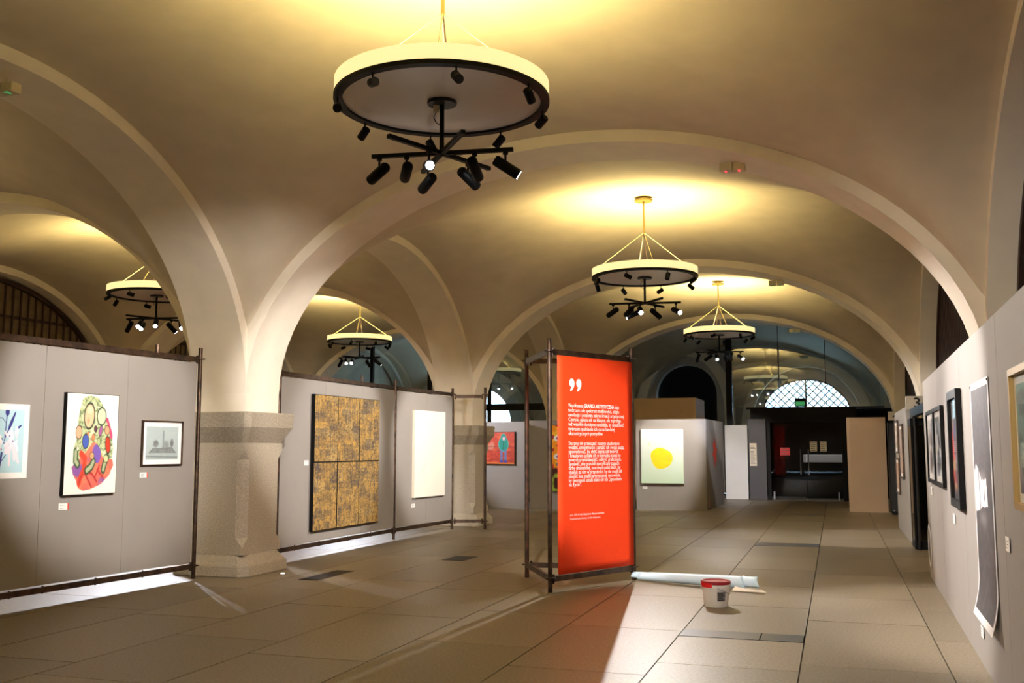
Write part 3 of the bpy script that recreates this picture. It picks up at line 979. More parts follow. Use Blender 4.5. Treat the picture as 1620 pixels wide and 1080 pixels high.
A_.put(inl * np.clip((A_.noise(10, 14, 9) - 0.56) * 6, 0, 0.8), (236, 128, 96))
A_.ell(0.60, 0.40, 0.08, 0.10, (120, 92, 176), 20)
A_.poly([(0.72, 0.76), (0.80, 0.77), (0.90, 0.60), (0.90, 0.54), (0.86, 0.56), (0.80, 0.70)], (206, 74, 112))
A_.line([(0.30, 0.40), (0.38, 0.35), (0.36, 0.24), (0.30, 0.16), (0.28, 0.11)], 0.045, (208, 70, 48))
for pts in ([(0.37, 0.22), (0.46, 0.13), (0.52, 0.07)], [(0.36, 0.24), (0.52, 0.2), (0.62, 0.12)], [(0.34, 0.2), (0.28, 0.12)], [(0.62, 0.24), (0.74, 0.16)], [(0.66, 0.28), (0.58, 0.16)]):
    A_.line(pts, 0.014, (180, 52, 50))
for pts in ([(0.54, 0.32), (0.50, 0.27), (0.42, 0.235)], [(0.80, 0.36), (0.76, 0.29), (0.74, 0.24)], [(0.2, 0.42), (0.2, 0.33), (0.24, 0.30)]):
    A_.line(pts, 0.055, (52, 76, 52))
    A_.line(pts, 0.03, (170, 180, 140))
for cx, cy, rx, ry, c, rot in ((0.43, 0.78, 0.095, 0.125, (232, 190, 150), -8), (0.67, 0.78, 0.085, 0.085, (206, 220, 176), -20), (0.24, 0.615, 0.055, 0.065, (236, 172, 136), 0), (0.375, 0.525, 0.06, 0.07, (74, 96, 182), 0),
                              (0.56, 0.65, 0.03, 0.032, (96, 60, 70), 0), (0.66, 0.63, 0.03, 0.055, (160, 92, 150), -20), (0.79, 0.64, 0.05, 0.045, (238, 160, 122), -25), (0.815, 0.49, 0.05, 0.085, (196, 62, 40), 12),
                              (0.52, 0.565, 0.028, 0.036, (226, 132, 88), -10), (0.63, 0.52, 0.03, 0.042, (176, 190, 136), 0), (0.51, 0.38, 0.04, 0.035, (206, 160, 110), 0), (0.79, 0.35, 0.045, 0.038, (198, 204, 150), -20), (0.23, 0.455, 0.022, 0.024, (220, 214, 186), 0), (0.42, 0.60, 0.02, 0.02, (226, 140, 100), 0)):
    A_.ell(cx, cy, rx, ry, c, rot, soft=0.1, ring=0.16)
A_.ell(0.44, 0.84, 0.07, 0.05, (206, 214, 176), soft=0.6)
A_.ell(0.41, 0.73, 0.035, 0.04, (232, 150, 120), soft=0.8)
picture('organic_drawing', 'tall colourful drawing of green pods over red roots on cream, in a black edge', W1, 0.648, 1.376, 1.10, 2.184, A_, 'canvas', 0.045, 0.006)
# 3 grey misty print
A_ = Art(90, 90, (176, 192, 192))
A_.put(np.clip(0.5 - A_.Y, 0, 1) * 0.5, (130, 142, 140))
A_.ell(0.30, 0.48, 0.10, 0.13, (118, 124, 124), soft=0.4)
A_.ell(0.62, 0.45, 0.12, 0.16, (138, 146, 146), soft=0.6)
A_.ell(0.80, 0.50, 0.07, 0.16, (114, 118, 122), soft=0.5)
A_.line([(0.53, 0.3), (0.53, 0.86)], 0.028, (126, 138, 140), 0.8)
A_.poly([(0.08, 0.2), (0.2, 0.34), (0.5, 0.36), (0.8, 0.38), (0.95, 0.2)], (112, 118, 118), 0.8)
A_.line([(0.02, 0.10), (0.98, 0.07)], 0.025, (120, 128, 128), 0.8)
A_.put((A_.noise(30, 30, 4) - 0.5) * 0.5, (210, 216, 214))
picture('misty_print', 'small framed grey misty print near the scaffold post, right of the organic drawing', W1, 1.78, 2.45, 1.392, 1.918, A_, 'frame', 0.03, 0.014, 'steel', 0.055)
caption('white caption card with red tab under the organic drawing', W1, 0.70, 0.985, 0.115, 0.07, red=True)
caption('white caption card with red tab under the misty print', W1, 1.835, 1.286, 0.11, 0.06, red=True)

# gold print of six sheets
def gold_art(seed):
    a = Art(70, 110, (178, 142, 84))
    r = np.random.default_rng(seed)
    for k in range(46):
        x, y = r.random(), r.random()
        ww, hh = r.uniform(0.06, 0.28), r.uniform(0.03, 0.10)
        c = [(196, 158, 92), (150, 122, 78), (120, 106, 90), (184, 146, 84), (98, 88, 82), (182, 156, 104)][r.integers(6)]
        mk = ((np.abs(a.X - x) < ww) & (np.abs(a.Y - y) < hh)).astype(float)
        a.put(mk * r.uniform(0.25, 0.7), c)
    a.put(np.clip((a.noise(36, 60, seed + 5) - 0.48) * 2.0, 0, 0.55), (80, 72, 64))
    a.put(np.clip((a.noise(12, 70, seed + 7) - 0.6) * 2.2, 0, 0.6), (206, 164, 84))
    a.put(np.clip((a.noise(50, 8, seed + 9) - 0.6) * 2.0, 0, 0.5), (78, 74, 74))
    return a
t = empty('gold_print', W2.at((0.874 + 3.04) / 2, 0.36, 0.011), W2.ang)
tag(t, 'large glossy black and gold print made of six tall sheets on the scaffold wall', 'picture')
Wd, Hd = 2.166, 2.046
B().box((-Wd / 2, -0.05, 0), (Wd / 2, 0, Hd)).obj('backing', M['black'], t)
for r_ in range(2):
    for c_ in range(3):
        sw, sh = Wd / 3, Hd / 2
        x0, z0 = -Wd / 2 + c_ * sw, r_ * sh
        th = 0.056 + 0.003 * ((r_ + c_) % 2)
        pn = B().box((x0 + 0.008, -th, z0 + 0.008), (x0 + sw - 0.008, -0.0505, z0 + sh - 0.008)).obj('panel', M['black'], t)
        im = bpy.data.objects.new('image', gold_art(r_ * 3 + c_ + 1).mesh('image', x0 + 0.01, x0 + sw - 0.01, z0 + 0.01, z0 + sh - 0.01, -th - 0.001, M['gloss']))
        C.objects.link(im)
        im.parent = pn
A_ = Art(60, 80, (240, 236, 222))
A_.line([(0.22, 0.28), (0.3, 0.33), (0.42, 0.45)], 0.006, (190, 186, 176), 0.6)
A_.line([(0.36, 0.82), (0.40, 0.88)], 0.012, (214, 210, 200), 0.5)
A_.line([(0.93, 0.60), (0.93, 0.66)], 0.008, (130, 126, 120), 0.7)
A_.line([(0.86, 0.75), (0.92, 0.8)], 0.006, (200, 196, 186), 0.6)
picture('white_canvas', 'almost blank white canvas at the right end of the scaffold wall', W3, 0.645, 1.905, 0.69, 2.29, A_, 'canvas', 0.05, 0.002, 'sheetin')
caption('small white caption card left of the gold print', W2, 0.755, 1.376, 0.12, 0.075)
caption('small white caption card under the white canvas', W3, 0.70, 0.55, 0.13, 0.07)

# ------------------------------------------------------------------ right hand display wall
def board_box(name, label, P, s0, s1, h, th=0.12, m='board', bevel=0.0, off=0.0):
    a, b = P.A + P.u * s0 + P.n * off, P.A + P.u * s1 + P.n * off
    mid = (a + b) / 2
    t = empty(name, (mid.x, mid.y, 0), P.ang)
    tag(t, label, 'display wall', kind='thing')
    L = (b - a).length
    return t, L, th, h
def boards(P, s0, s1, n, h, th, name, label, m='board', bevel=0.01):
    t, L, th, h = board_box(name, label, P, s0, s1, h, th)
    for i in range(n):
        B().box((-L / 2 + L * i / n + 0.001, 0, 0.0), (-L / 2 + L * (i + 1) / n - 0.001, th, h)).obj('board', M[m], t, bevel=bevel)
    return t
rwt = boards(RW, 0.0, 11.6, 5, 2.43, 0.14, 'display_panel', 'long grey display wall along the right side with hung pictures', bevel=0.004)
# green tinted landscape in a gilt frame, cut by the picture edge
A_ = Art(60, 60, (70, 120, 100))
A_.put(np.clip(A_.Y * 2 - 1.1, 0, 1), (96, 160, 140))
A_.put(np.clip(0.42 - A_.Y, 0, 1) * 4, (150, 136, 124))
A_.put(np.clip(0.2 - A_.Y, 0, 1) * 5, (60, 48, 70))
A_.put(np.clip((A_.noise(8, 8, 3) - 0.5) * 3, 0, 0.7), (40, 70, 50))
A_.ell(0.45, 0.55, 0.12, 0.3, (52, 60, 48), soft=0.4)
picture('green_picture', 'green tinted picture in a gilt frame, nearest on the right wall', RW, 7.72, 8.9, 1.275, 2.02, A_, 'frame', 0.04, 0.035, 'gold', 0.05, off=0.006, glass=True)
# tall charcoal print on a loose sheet
A_ = Art(70, 160, (58, 52, 54))
A_.put(np.clip((A_.noise(14, 30, 3) - 0.4) * 2, 0, 0.8), (74, 69, 70))
A_.put(np.clip((A_.noise(30, 60, 6) - 0.6) * 3, 0, 0.6), (40, 36, 40))
A_.ell(0.5, 0.60, 0.28, 0.05, (118, 112, 112), soft=0.8)
A_.ell(0.45, 0.42, 0.3, 0.05, (104, 100, 100), soft=0.8)
A_.poly([(0.02, 0.62), (0.12, 0.66), (0.30, 0.63), (0.42, 0.59), (0.70, 0.60), (0.74, 0.48), (0.40, 0.475), (0.34, 0.46), (0.02, 0.44)], (246, 242, 244))
A_.line([(0.30, 0.47), (0.28, 0.62)], 0.03, (96, 84, 92))
A_.line([(0.56, 0.52), (0.57, 0.6)], 0.03, (84, 78, 80))
t = empty('charcoal_scroll', RW.at(6.02, 0.39, 0.003), RW.ang)
tag(t, 'tall unframed charcoal print on curling white paper, hung low on the right wall', 'picture')
W_s, H_s = 1.06, 1.68
def curl(art, inset, lift, name, m, yo):
    me = art.mesh(name, -W_s / 2 + inset, W_s / 2 - inset, inset, H_s - inset, 0, m)
    n = len(me.vertices)
    co = np.zeros(n * 3, np.float32)
    me.vertices.foreach_get('co', co)
    co = co.reshape(-1, 3)
    k = np.clip((0.30 - co[:, 2]) / 0.30, 0, 1)
    co[:, 1] = -0.004 - yo - lift * k ** 2
    me.vertices.foreach_set('co', co.reshape(-1))
    me.update()
    o = bpy.data.objects.new(name, me)
    C.objects.link(o)
    o.parent = t
curl(Art(4, 80, (244, 240, 242)), 0.0, 0.05, 'sheet', M['print'], 0.0)
curl(A_, 0.05, 0.05, 'image', M['print'], 0.0016)
for s in (-0.5, 0.5):
    B().tube([(s, -0.001, H_s - 0.02), (s, -0.01, H_s - 0.02)], 0.008, 8).obj('pin', M['blacksteel'], t)
# deep black framed colourful picture
A_ = Art(70, 90, (110, 36, 40))
A_.put(np.clip((A_.noise(6, 8, 2) - 0.45) * 4, 0, 0.9), (196, 60, 40))
A_.put(np.clip((A_.noise(5, 9, 12) - 0.62) * 6, 0, 0.9), (170, 140, 96))
A_.put(np.clip((A_.noise(6, 6, 22) - 0.62) * 6, 0, 0.9), (50, 44, 110))
A_.put(np.clip(A_.Y * 6 - 4.2, 0, 1), (30, 26, 30))
A_.poly([(0.2, 0.80), (0.3, 0.98), (0.75, 0.99), (0.7, 0.82)], (170, 220, 240))
A_.put(np.clip(0.12 - A_.Y, 0, 1) * 12, (26, 24, 34))
picture('dark_red_picture', 'dark red picture in a deep black frame between the charcoal scroll and the framed pair', RW, 3.92, 4.76, 1.09, 2.09, A_, 'frame', 0.042, 0.07, 'black', 0.0, off=0.006, glass=True)
def bw_art(seed):
    a = Art(60, 70, (206, 206, 208))
    r = np.random.default_rng(seed)
    a.put(np.clip((a.noise(4, 5, seed) - 0.5) * 5, 0, 0.9), (96, 102, 108))
    a.poly([(0.1, 0.05), (0.25, 0.4), (0.5, 0.5), (0.62, 0.2), (0.5, 0.02)], (50, 52, 58))
    a.ell(0.55, 0.66, 0.2, 0.22, (68, 72, 80) if seed % 2 else (44, 46, 50), 20, soft=0.4)
    a.poly([(0.4, 0.9), (0.7, 0.98), (0.9, 0.55), (0.75, 0.5)], (150, 156, 160))
    a.put(np.clip(0.22 - a.Y, 0, 1) * 3, (228, 228, 230))
    return a
for i, (s0, s1) in enumerate(((0.88, 1.96), (1.97, 3.0))):
    picture('monochrome_photograph', ['black framed monochrome picture, farther one of the pair at the end of the right wall',
                                      'black framed monochrome picture, nearer one of the pair at the end of the right wall'][i], RW, s0, s1, 1.205, 2.02, bw_art(11 + i), 'frame', 0.03, 0.04, 'black', 0.06, off=0.006, glass=True)
caption('white caption card under the dark red framed picture', RW, 3.70, 0.957, 0.15, 0.09, 0.006)
caption('white caption card under the charcoal scroll', RW, 5.54, 0.26, 0.13, 0.08, 0.006)
caption('white caption card under the green picture', RW, 7.1, 1.03, 0.14, 0.085, 0.006)
caption('white caption card under the framed monochrome pair', RW, 1.0, 1.10, 0.14, 0.09, 0.006)
# flat white ring on the end of the wall
t = empty('white_ring', RW.at(0.22, 0.40, 0.006), RW.ang)
tag(t, 'white ring low on the end of the right wall', 'sticker')
b = B().lathe([(0.22, -0.001), (0.26, -0.001), (0.26, 0.001), (0.22, 0.001)], 32, closed=True)
b.v = [(x, z - 0.003, y) for (x, y, z) in b.v]
b.obj('ring', M['paper'], t)

# steel beam, number boxes, cases
t = tag(empty('steel_beam', (1.16, 14.1, 2.085)), 'dark steel channel beam over the gap at the end of the right wall', 'beam', kind='thing')
B().box((0, 0, 0), (0.02, 3.3, 0.13)).box((0.02, 0, 0), (0.08, 3.3, 0.012)).box((0.02, 0, 0.118), (0.08, 3.3, 0.13)).obj('channel', M['blacksteel'], t)
B().tube([(0.05, 0.2, 0), (0.05, 0.2, -2.085)], 0.025, 10).obj('leg', M['blacksteel'], t)
B().tube([(0.05, 3.0, 0), (0.05, 3.0, -2.085)], 0.025, 10).obj('leg', M['blacksteel'], t)
def number_box(ch, x0, x1, y, z0, z1, label, foot):
    t = tag(empty('number_box', ((x0 + x1) / 2, y, z0)), label, 'sign')
    w_ = (x1 - x0) / 2
    B().box((-w_, 0, 0), (w_, 0.16, z1 - z0)).obj('box', M['signbox'], t, bevel=0.004)
    B().tube([(0, 0.08, foot - z0), (0, 0.08, 0.0)], 0.02, 10).obj('stem', M['blacksteel'], t)
    h = z1 - z0
    me, co = text_mesh(ch, h * 1.1, 0.004)
    cx = (co[:, 0].max() + co[:, 0].min()) / 2
    cz = (co[:, 1].max() + co[:, 1].min()) / 2
    m2 = bpy.data.meshes.new('numeral')
    m2.from_pydata([(p[0] - cx + w_ * 0.25, -0.002, p[1] - cz + h / 2) for p in co], [], [tuple(f.vertices) for f in me.polygons])
    m2.materials.append(M['ink'])
    o = bpy.data.objects.new('numeral', m2)
    C.objects.link(o)
    o.parent = t
number_box('3', 1.12, 1.39, 17.5, 2.22, 2.44, 'pale square box with the black numeral 3, above the glass case', 2.07)
number_box('4', 1.24, 1.49, 25.9, 2.26, 2.475, 'smaller looking far box sign with numeral 4, by the beige panel', 2.22)
def glass_case(x0, x1, y0, y1, h, label, gm):
    t = tag(empty('glass_case', ((x0 + x1) / 2, (y0 + y1) / 2, 0)), label, 'display case')
    a, b = (x1 - x0) / 2, (y1 - y0) / 2
    B().box((-a, -b, 0), (a, b, 0.14)).obj('plinth', M['black'], t, bevel=0.004)
    B().box((-a, -b, h - 0.12), (a, b, h)).obj('top', M['black'], t, bevel=0.004)
    for sx in (-1, 1):
        for sy in (-1, 1):
            B().box((sx * a - 0.012 - 0.012 * sx, sy * b - 0.012 - 0.012 * sy, 0.14), (sx * a + 0.012 - 0.012 * sx, sy * b + 0.012 - 0.012 * sy, h - 0.12)).obj('corner_post', M['black'], t)
    for (p, q) in (((-a + .026, -b + .004, 0.142), (a - .026, -b + .010, h - 0.122)), ((-a + .004, -b + .026, 0.142), (-a + .010, b - .026, h - 0.122)), ((a - .010, -b + .026, 0.142), (a - .004, b - .026, h - 0.122))):
        B().box(p, q).obj('pane', M[gm], t)
    B().box((-a + .026, b - .02, 0.142), (a - .026, b - .004, h - 0.122)).obj('back_panel', M['darkpanel'], t)
    for z in (0.75, 1.35):
        B().box((-a + .03, -b + .03, z), (a - .03, b - .03, z + 0.012)).obj('shelf', M['glass'], t)
    B().tube([(0, -b - 0.006, 0.07), (0, -b, 0.07)], 0.012, 10).obj('lock', M['zinc'], t)
glass_case(1.15, 1.66, 17.2, 17.85, 2.07, 'dark glass display case under the numeral 3 sign', 'caseglass')
t = tag(empty('black_cabinet', (1.42, 26.1, 0)), 'narrow black cabinet under the numeral 4 sign', 'cabinet')
B().box((-0.2, -0.25, 0.04), (0.2, 0.25, 2.22)).obj('body', M['black'], t, bevel=0.006)
B().box((-0.18, -0.262, 0.07), (0.18, -0.2505, 2.19)).obj('door', M['blacksteel'], t)
B().box((-0.17, -0.22, 0), (0.17, 0.22, 0.04)).obj('plinth', M['black'], t)
B().tube([(-0.13, -0.275, 0.1), (-0.13, -0.262, 0.1)], 0.014, 10).obj('lock', M['zinc'], t)
pan = boards(R2P, 0.0, 3.35, 1, 2.30, 0.12, 'display_panel', 'grey display panel with narrow frames beyond the glass case', bevel=0.02)
for i, (s0, s1, z0, z1) in enumerate(((0.35, 1.35, 1.50, 2.12), (0.35, 1.35, 0.72, 1.40), (1.7, 2.7, 1.05, 2.02))):
    a = Art(24, 40, [(206, 196, 184), (196, 160, 136), (176, 152, 138)][i])
    a.put(np.clip((a.noise(3, 6, i) - 0.5) * 3, 0, 0.6), (150, 130, 120))
    picture('narrow_frame', ['upper far thin framed picture on the panel beyond the glass case', 'lower far thin framed picture on the panel beyond the glass case', 'near thin framed picture on the panel beyond the glass case'][i],
            R2P, s0, s1, z0, z1, a, 'frame', 0.03, 0.03, 'steel', 0.06, off=0.006)
t = tag(empty('beige_panel', (0.76, 26.75, 0)), 'beige rounded display panel standing across the aisle before the glass doors', 'display wall', kind='thing')
b = B()
lo = []
for z in (0.0, 2.36):
    pr = [(-0.48 + 0.08 * (1 - math.sin(math.pi / 2 * i / 6)), -0.08 + 0.08 * (1 - math.cos(math.pi / 2 * i / 6)), z) for i in range(6, -1, -1)]
    lo.append(pr[::-1] + [(-0.48, 0.12, z), (0.44, 0.12, z), (0.44, -0.08, z)])
b.rings(lo)
b.obj('board', M['boardbeige'], t, smooth=True)

# ------------------------------------------------------------------ distant display boxes and pictures
t = boards(YF, 0.0, 1.81, 1, 2.335, 0.10, 'display_panel', 'grey display board behind the banner with the yellow blot painting', bevel=0.003)
t = boards(YS, 0.10, 3.33, 2, 2.335, 0.10, 'display_panel', 'grey display board side with a red star flower, facing the passage', bevel=0.003)
t2 = boards(FL, 0.0, 1.95, 1, 2.285, 0.06, 'display_panel', 'pale lilac lit grey board with the picture of a child', bevel=0.003)
t3 = boards(FB, 0.02, 2.78, 2, 2.32, 0.06, 'display_panel', 'grey board with the orange painting, behind the banner frame', bevel=0.003)
t = tag(empty('tall_partition', (-4.7, 30.0, 0)), 'taller brownish partition box rising behind the yellow painting board', 'display wall', kind='thing')
B().box((-1.3, -1.0, 0), (0.9, 1.0, 3.04)).obj('shell', M['boardbeige'], t, bevel=0.01)
A_ = Art(100, 120, (226, 234, 226))
A_.put(np.clip(0.75 - A_.Y, 0, 1) * 0.9, (196, 230, 192))
A_.put(np.clip(A_.Y - 0.66, 0, 1) * 3, (236, 238, 240))
mk = A_.noise(5, 5, 3) * 0.25
r_ = np.hypot((A_.X - 0.49) / 0.28, (A_.Y - 0.465) / 0.195) + mk - 0.12
A_.put(np.clip((1 - r_) / 0.06, 0, 1), (246, 226, 26))
A_.put(np.clip((1 - r_) / 0.06, 0, 1) * np.clip((A_.noise(6, 24, 6) - 0.45) * 2, 0, 0.6), (240, 214, 60))
A_.ell(0.2, 0.72, 0.02, 0.03, (230, 226, 150), soft=0.8)
picture('yellow_blot_painting', 'pale green canvas with a big yellow blot, on the far grey board', YF, 0.14, 1.238, 0.685, 2.08, A_, 'canvas', 0.05, 0.002, 'sheetin', off=0.004)
caption('tiny white caption card under the yellow blot painting', YF, 0.23, 0.57, 0.12, 0.055, 0.004)
t = empty('flower_sticker', YS.at(1.56, 1.48, 0.004), YS.ang)
tag(t, 'red star flower sticker on the side of the far board', 'sticker')
b = B()
for k in range(8):
    a = math.radians(45 * k + 10)
    rx = 0.42
    L_ = 0.43
    vs = []
    for i in range(16):
        ph = 2 * math.pi * i / 16
        u_, v_ = L_ * 0.5 * (1 + math.cos(ph)) * 0.98 + 0.01, 0.07 * math.sin(ph)
        vs.append((u_ * math.cos(a) - v_ * math.sin(a), -0.002 - 0.0002 * k, u_ * math.sin(a) + v_ * math.cos(a)))
    b.add(vs, [tuple(range(16))])
b.obj('petals', M['redtab'], t)
t = empty('drop_sticker', YS.at(0.34, 0.05, 0.004), YS.ang)
tag(t, 'faint pink drop sticker at the foot of the far board', 'sticker')
b = B()
vs = [(0.13 * math.sin(2 * math.pi * i / 24) * (1 - 0.55 * (0.5 - 0.5 * math.cos(2 * math.pi * i / 24)) * 1.0), -0.002, 0.15 - 0.15 * math.cos(2 * math.pi * i / 24)) for i in range(24)]
b.add(vs, [tuple(range(24))])
b.obj('drop', mat('pink print', (214, 150, 148), 0.6), t)
t = empty('wall_slot', YS.at(2.8, 0.68, 0.003), YS.ang)
tag(t, 'narrow dark oval plate on the side of the far board', 'plate')
vs = [(0.07 * math.cos(2 * math.pi * i / 24), -0.002, 0.28 + 0.28 * math.sin(2 * math.pi * i / 24)) for i in range(24)]
B().add(vs, [tuple(range(24))]).obj('plate', M['darkpanel'], t)

A_ = Art(110, 90, (190, 62, 36))
A_.put(np.clip((A_.noise(20, 30, 3) - 0.45) * 2, 0, 0.7), (150, 50, 34))
A_.put(np.clip((A_.noise(5, 16, 5) - 0.6) * 3, 0, 0.7), (216, 96, 50))
A_.poly([(0.05, 0.45), (0.35, 0.72), (0.42, 0.6), (0.36, 0.46)], (192, 130, 110), 0.8)
for y in (0.14, 0.40, 0.55):
    A_.line([(0, y), (1, y - 0.02)], 0.008, (110, 40, 40), 0.7)
A_.line([(0, 0.03), (1, 0.02)], 0.02, (220, 130, 50))
for c_, k in (((60, 190, 180), 1.12), ((24, 138, 122), 1.0)):
    A_.ell(0.68, 0.62, 0.145 * k, 0.22 * k, c_, 0, soft=0.12)
    A_.ell(0.68, 0.84, 0.075 * k, 0.11 * k, c_, 0, soft=0.12)
A_.ell(0.69, 0.80, 0.042, 0.066, (216, 180, 196), soft=0.2)
A_.line([(0.68, 0.44), (0.68, 0.72)], 0.012, (16, 84, 84))
for sx in (0.62, 0.74):
    A_.line([(sx, 0.42), (sx, 0.12)], 0.045, (104, 116, 160))
    A_.ell(sx, 0.08, 0.055, 0.04, (52, 66, 150))
picture('child_painting', 'red painting of a child in a green hooded coat, on the far lilac lit board', FL, 0.50, 1.635, 1.16, 2.02, A_, 'canvas', 0.04, 0.012, 'wood', off=0.004)
A_ = Art(60, 130, (238, 150, 24))
A_.put(np.clip((A_.noise(8, 14, 3) - 0.5) * 4, 0, 0.9), (250, 200, 60))
A_.put(np.clip((A_.noise(7, 16, 9) - 0.64) * 8, 0, 1), (180, 30, 40))
A_.put(np.clip((0.36 - A_.Y) * 30, 0, 1), (64, 26, 16))
A_.put(np.clip((0.28 - A_.Y) * 30, 0, 1) * np.clip((A_.noise(8, 18, 5) - 0.4) * 5, 0, 1), (150, 180, 60))
for y in (0.52, 0.8):
    A_.ell(0.16, y, 0.12, 0.05, (240, 240, 236))
    A_.ell(0.16, y, 0.05, 0.025, (90, 60, 150))
A_.ell(0.6, 0.6, 0.16, 0.06, (240, 236, 220))
A_.ell(0.2, 0.40, 0.1, 0.04, (40, 120, 130))
picture('orange_painting', 'orange and yellow patterned painting half hidden behind the red banner', FB, 0.62, 1.62, 0.47, 2.20, A_, 'canvas', 0.05, 0.01, 'wood', off=0.004)

# ------------------------------------------------------------------ glass screen with doors at the end
YD = 31.9
gs = tag(empty('glass_partition', (-0.7, YD + 0.3, 0)), 'tall glass screen with black posts across the end of the hall', kind='structure')
for (x0, x1) in ((-2.42, -0.95), (-0.90, 0.45), (0.50, 2.15)):
    B().box((x0, 0.0, 2.86), (x1, 0.012, 5.46)).obj('pane', M['screen'], gs)
B().box((-2.55, -0.1, 0), (-2.36, 0.1, 5.45)).obj('post', M['black'], gs)
B().box((-1.95, -0.02, 2.80), (2.15, 0.04, 2.86)).obj('transom', M['blacksteel'], gs)
for x in (-0.925, 0.475):
    B().box((x - 0.012, -0.012, 2.86), (x + 0.012, 0.024, 5.46)).obj('mullion', M['blacksteel'], gs)
dr = tag(empty('door_1', (0, YD, 0)), 'black framed double glass door at the end of the passage', kind='structure')
B().box((-2.5, 0, 2.38), (0.62, 0.12, 2.82)).obj('header', M['black'], dr)
B().box((-2.02, 0, 0), (-1.92, 0.12, 2.38)).obj('jamb', M['black'], dr)
B().box((0.18, 0, 0), (0.36, 0.12, 2.38)).obj('jamb', M['black'], dr)
for x0, x1, hx in ((-1.915, -0.872, -1.03), (-0.862, 0.175, -0.80)):
    lf = B().box((x0, 0.05, 0.02), (x1, 0.062, 2.37)).obj('door_leaf', M['doorglass'], dr)
    B().tube([(hx, 0.0, 0.79), (hx, 0.0, 1.56)], 0.016, 10).tube([(hx, 0.0, 0.85), (hx, 0.05, 0.85)], 0.009, 8).tube([(hx, 0.0, 1.5), (hx, 0.05, 1.5)], 0.009, 8).obj('handle', M['zinc'], lf)
    ex = x0 + 0.08 if x0 < -1.5 else x1 - 0.12
    B().box((ex - 0.02, 0.03, 0.02), (ex + 0.02, 0.049, 0.26)).obj('floor_bolt', M['zinc'], lf)
def notice(name, label, x0, x1, z0, z1, m, y, lines=5, red=False):
    t = tag(empty(name, ((x0 + x1) / 2, y, z0)), label, 'notice')
    w_, h_ = (x1 - x0) / 2, z1 - z0
    B().box((-w_, -0.003, 0), (w_, 0, h_)).obj('sheet', M[m], t)
    b = B()
    for i in range(lines):
        zz = h_ * (0.88 - 0.78 * i / max(lines - 1, 1))
        b.box((-w_ * 0.8, -0.0042, zz - 0.006), (w_ * random.uniform(0.2, 0.8), -0.0034, zz + 0.006))
    b.obj('print_lines', M['darkpanel'], t)
notice('red_notice', 'red paper notice taped to the left glass door', -1.63, -1.34, 1.365, 1.60, 'tape', YD + 0.046, 4)
notice('paper_notice', 'white paper notice on the right glass door, left of two', -0.75, -0.54, 1.485, 1.79, 'paper', YD + 0.046, 5)
notice('paper_notice', 'white paper notice on the right glass door, right of two', -0.45, -0.26, 1.485, 1.79, 'paper', YD + 0.046, 5)
t = tag(empty('poster_pylon', (-2.29, YD - 0.05, 0)), 'dark grey upright panel beside the glass doors with a pale poster', 'panel')
B().box((-0.27, 0, 0), (0.25, 0.10, 2.49)).obj('board', M['darkpanel'], t, bevel=0.006)
B().box((-0.30, -0.01, 0), (-0.272, 0.11, 2.49)).obj('edge_strip', M['blacksteel'], t)
notice('tall_poster', 'tall pale poster on the dark panel beside the glass doors', -2.54, -2.33, 1.04, 1.74, 'sheetin', YD - 0.052, 14)
t = tag(empty('upright_flat', (-2.95, YD - 0.06, 0)), 'plain white panel leaning upright left of the dark panel', 'panel')
B().box((-0.34, 0, 0.012), (0.345, 0.05, 2.30)).obj('board', M['white'], t, bevel=0.004)
B().box((-0.34, 0, 0), (0.345, 0.05, 0.0115)).obj('bottom_edge', M['wood'], t)
t = tag(empty('exit_sign', (-1.0, YD + 0.25, 2.862)), 'small green emergency exit sign above the glass doors', 'sign')
B().box((-0.165, -0.06, 0), (0.165, 0.02, 0.26)).obj('housing', M['black'], t, bevel=0.004)
B().box((-0.135, -0.065, 0.03), (0.135, -0.0605, 0.16)).obj('face', M['green'], t)
# lobby behind the doors, its darkness put in by black surfaces
t = tag(empty('reception_desk', (-0.35, 33.4, 0)), 'pale reception counter seen through the right glass door', 'desk')
B().box((-0.65, 0, 1.13), (0.75, 0.5, 1.38)).obj('counter_front', M['white'], t, bevel=0.01)
B().box((-0.60, 0.08, 0), (0.70, 0.45, 1.13)).obj('base', M['black'], t)
lw = B().box((-2.42, 34.4, 0), (2.15, 34.5, 2.78)).obj('wall_lobby', M['black'])
tag(lw, 'black wall standing in for the unlit lobby behind the glass doors', kind='structure')
lc = B().box((-2.42, 32.3, 2.74), (2.15, 34.5, 2.79)).obj('trim_1', M['black'])
tag(lc, 'black soffit standing in for the unlit lobby over the glass doors', kind='structure')
t = tag(empty('added_lobby_light', (-0.5, 32.75, 2.7395)), 'small round lamp added in the lobby soffit to brighten the counter', 'lamp')  # added lamp, so the counter shows through the door glass
B().lathe([(0.001, -0.02), (0.06, -0.02), (0.08, -0.012), (0.08, 0.0), (0.001, 0.0)], 24).obj('bezel', M['zinc'], t, smooth=True)
B().lathe([(0.001, -0.023), (0.05, -0.023), (0.05, -0.0205), (0.001, -0.0205)], 24).obj('lens', M['lens_off'], t)
spot('spot_light', (-0.5, 32.75, 2.70), (-0.35, 33.3, 1.0), 70, 110, 0.8)  # beam of the added lobby lamp
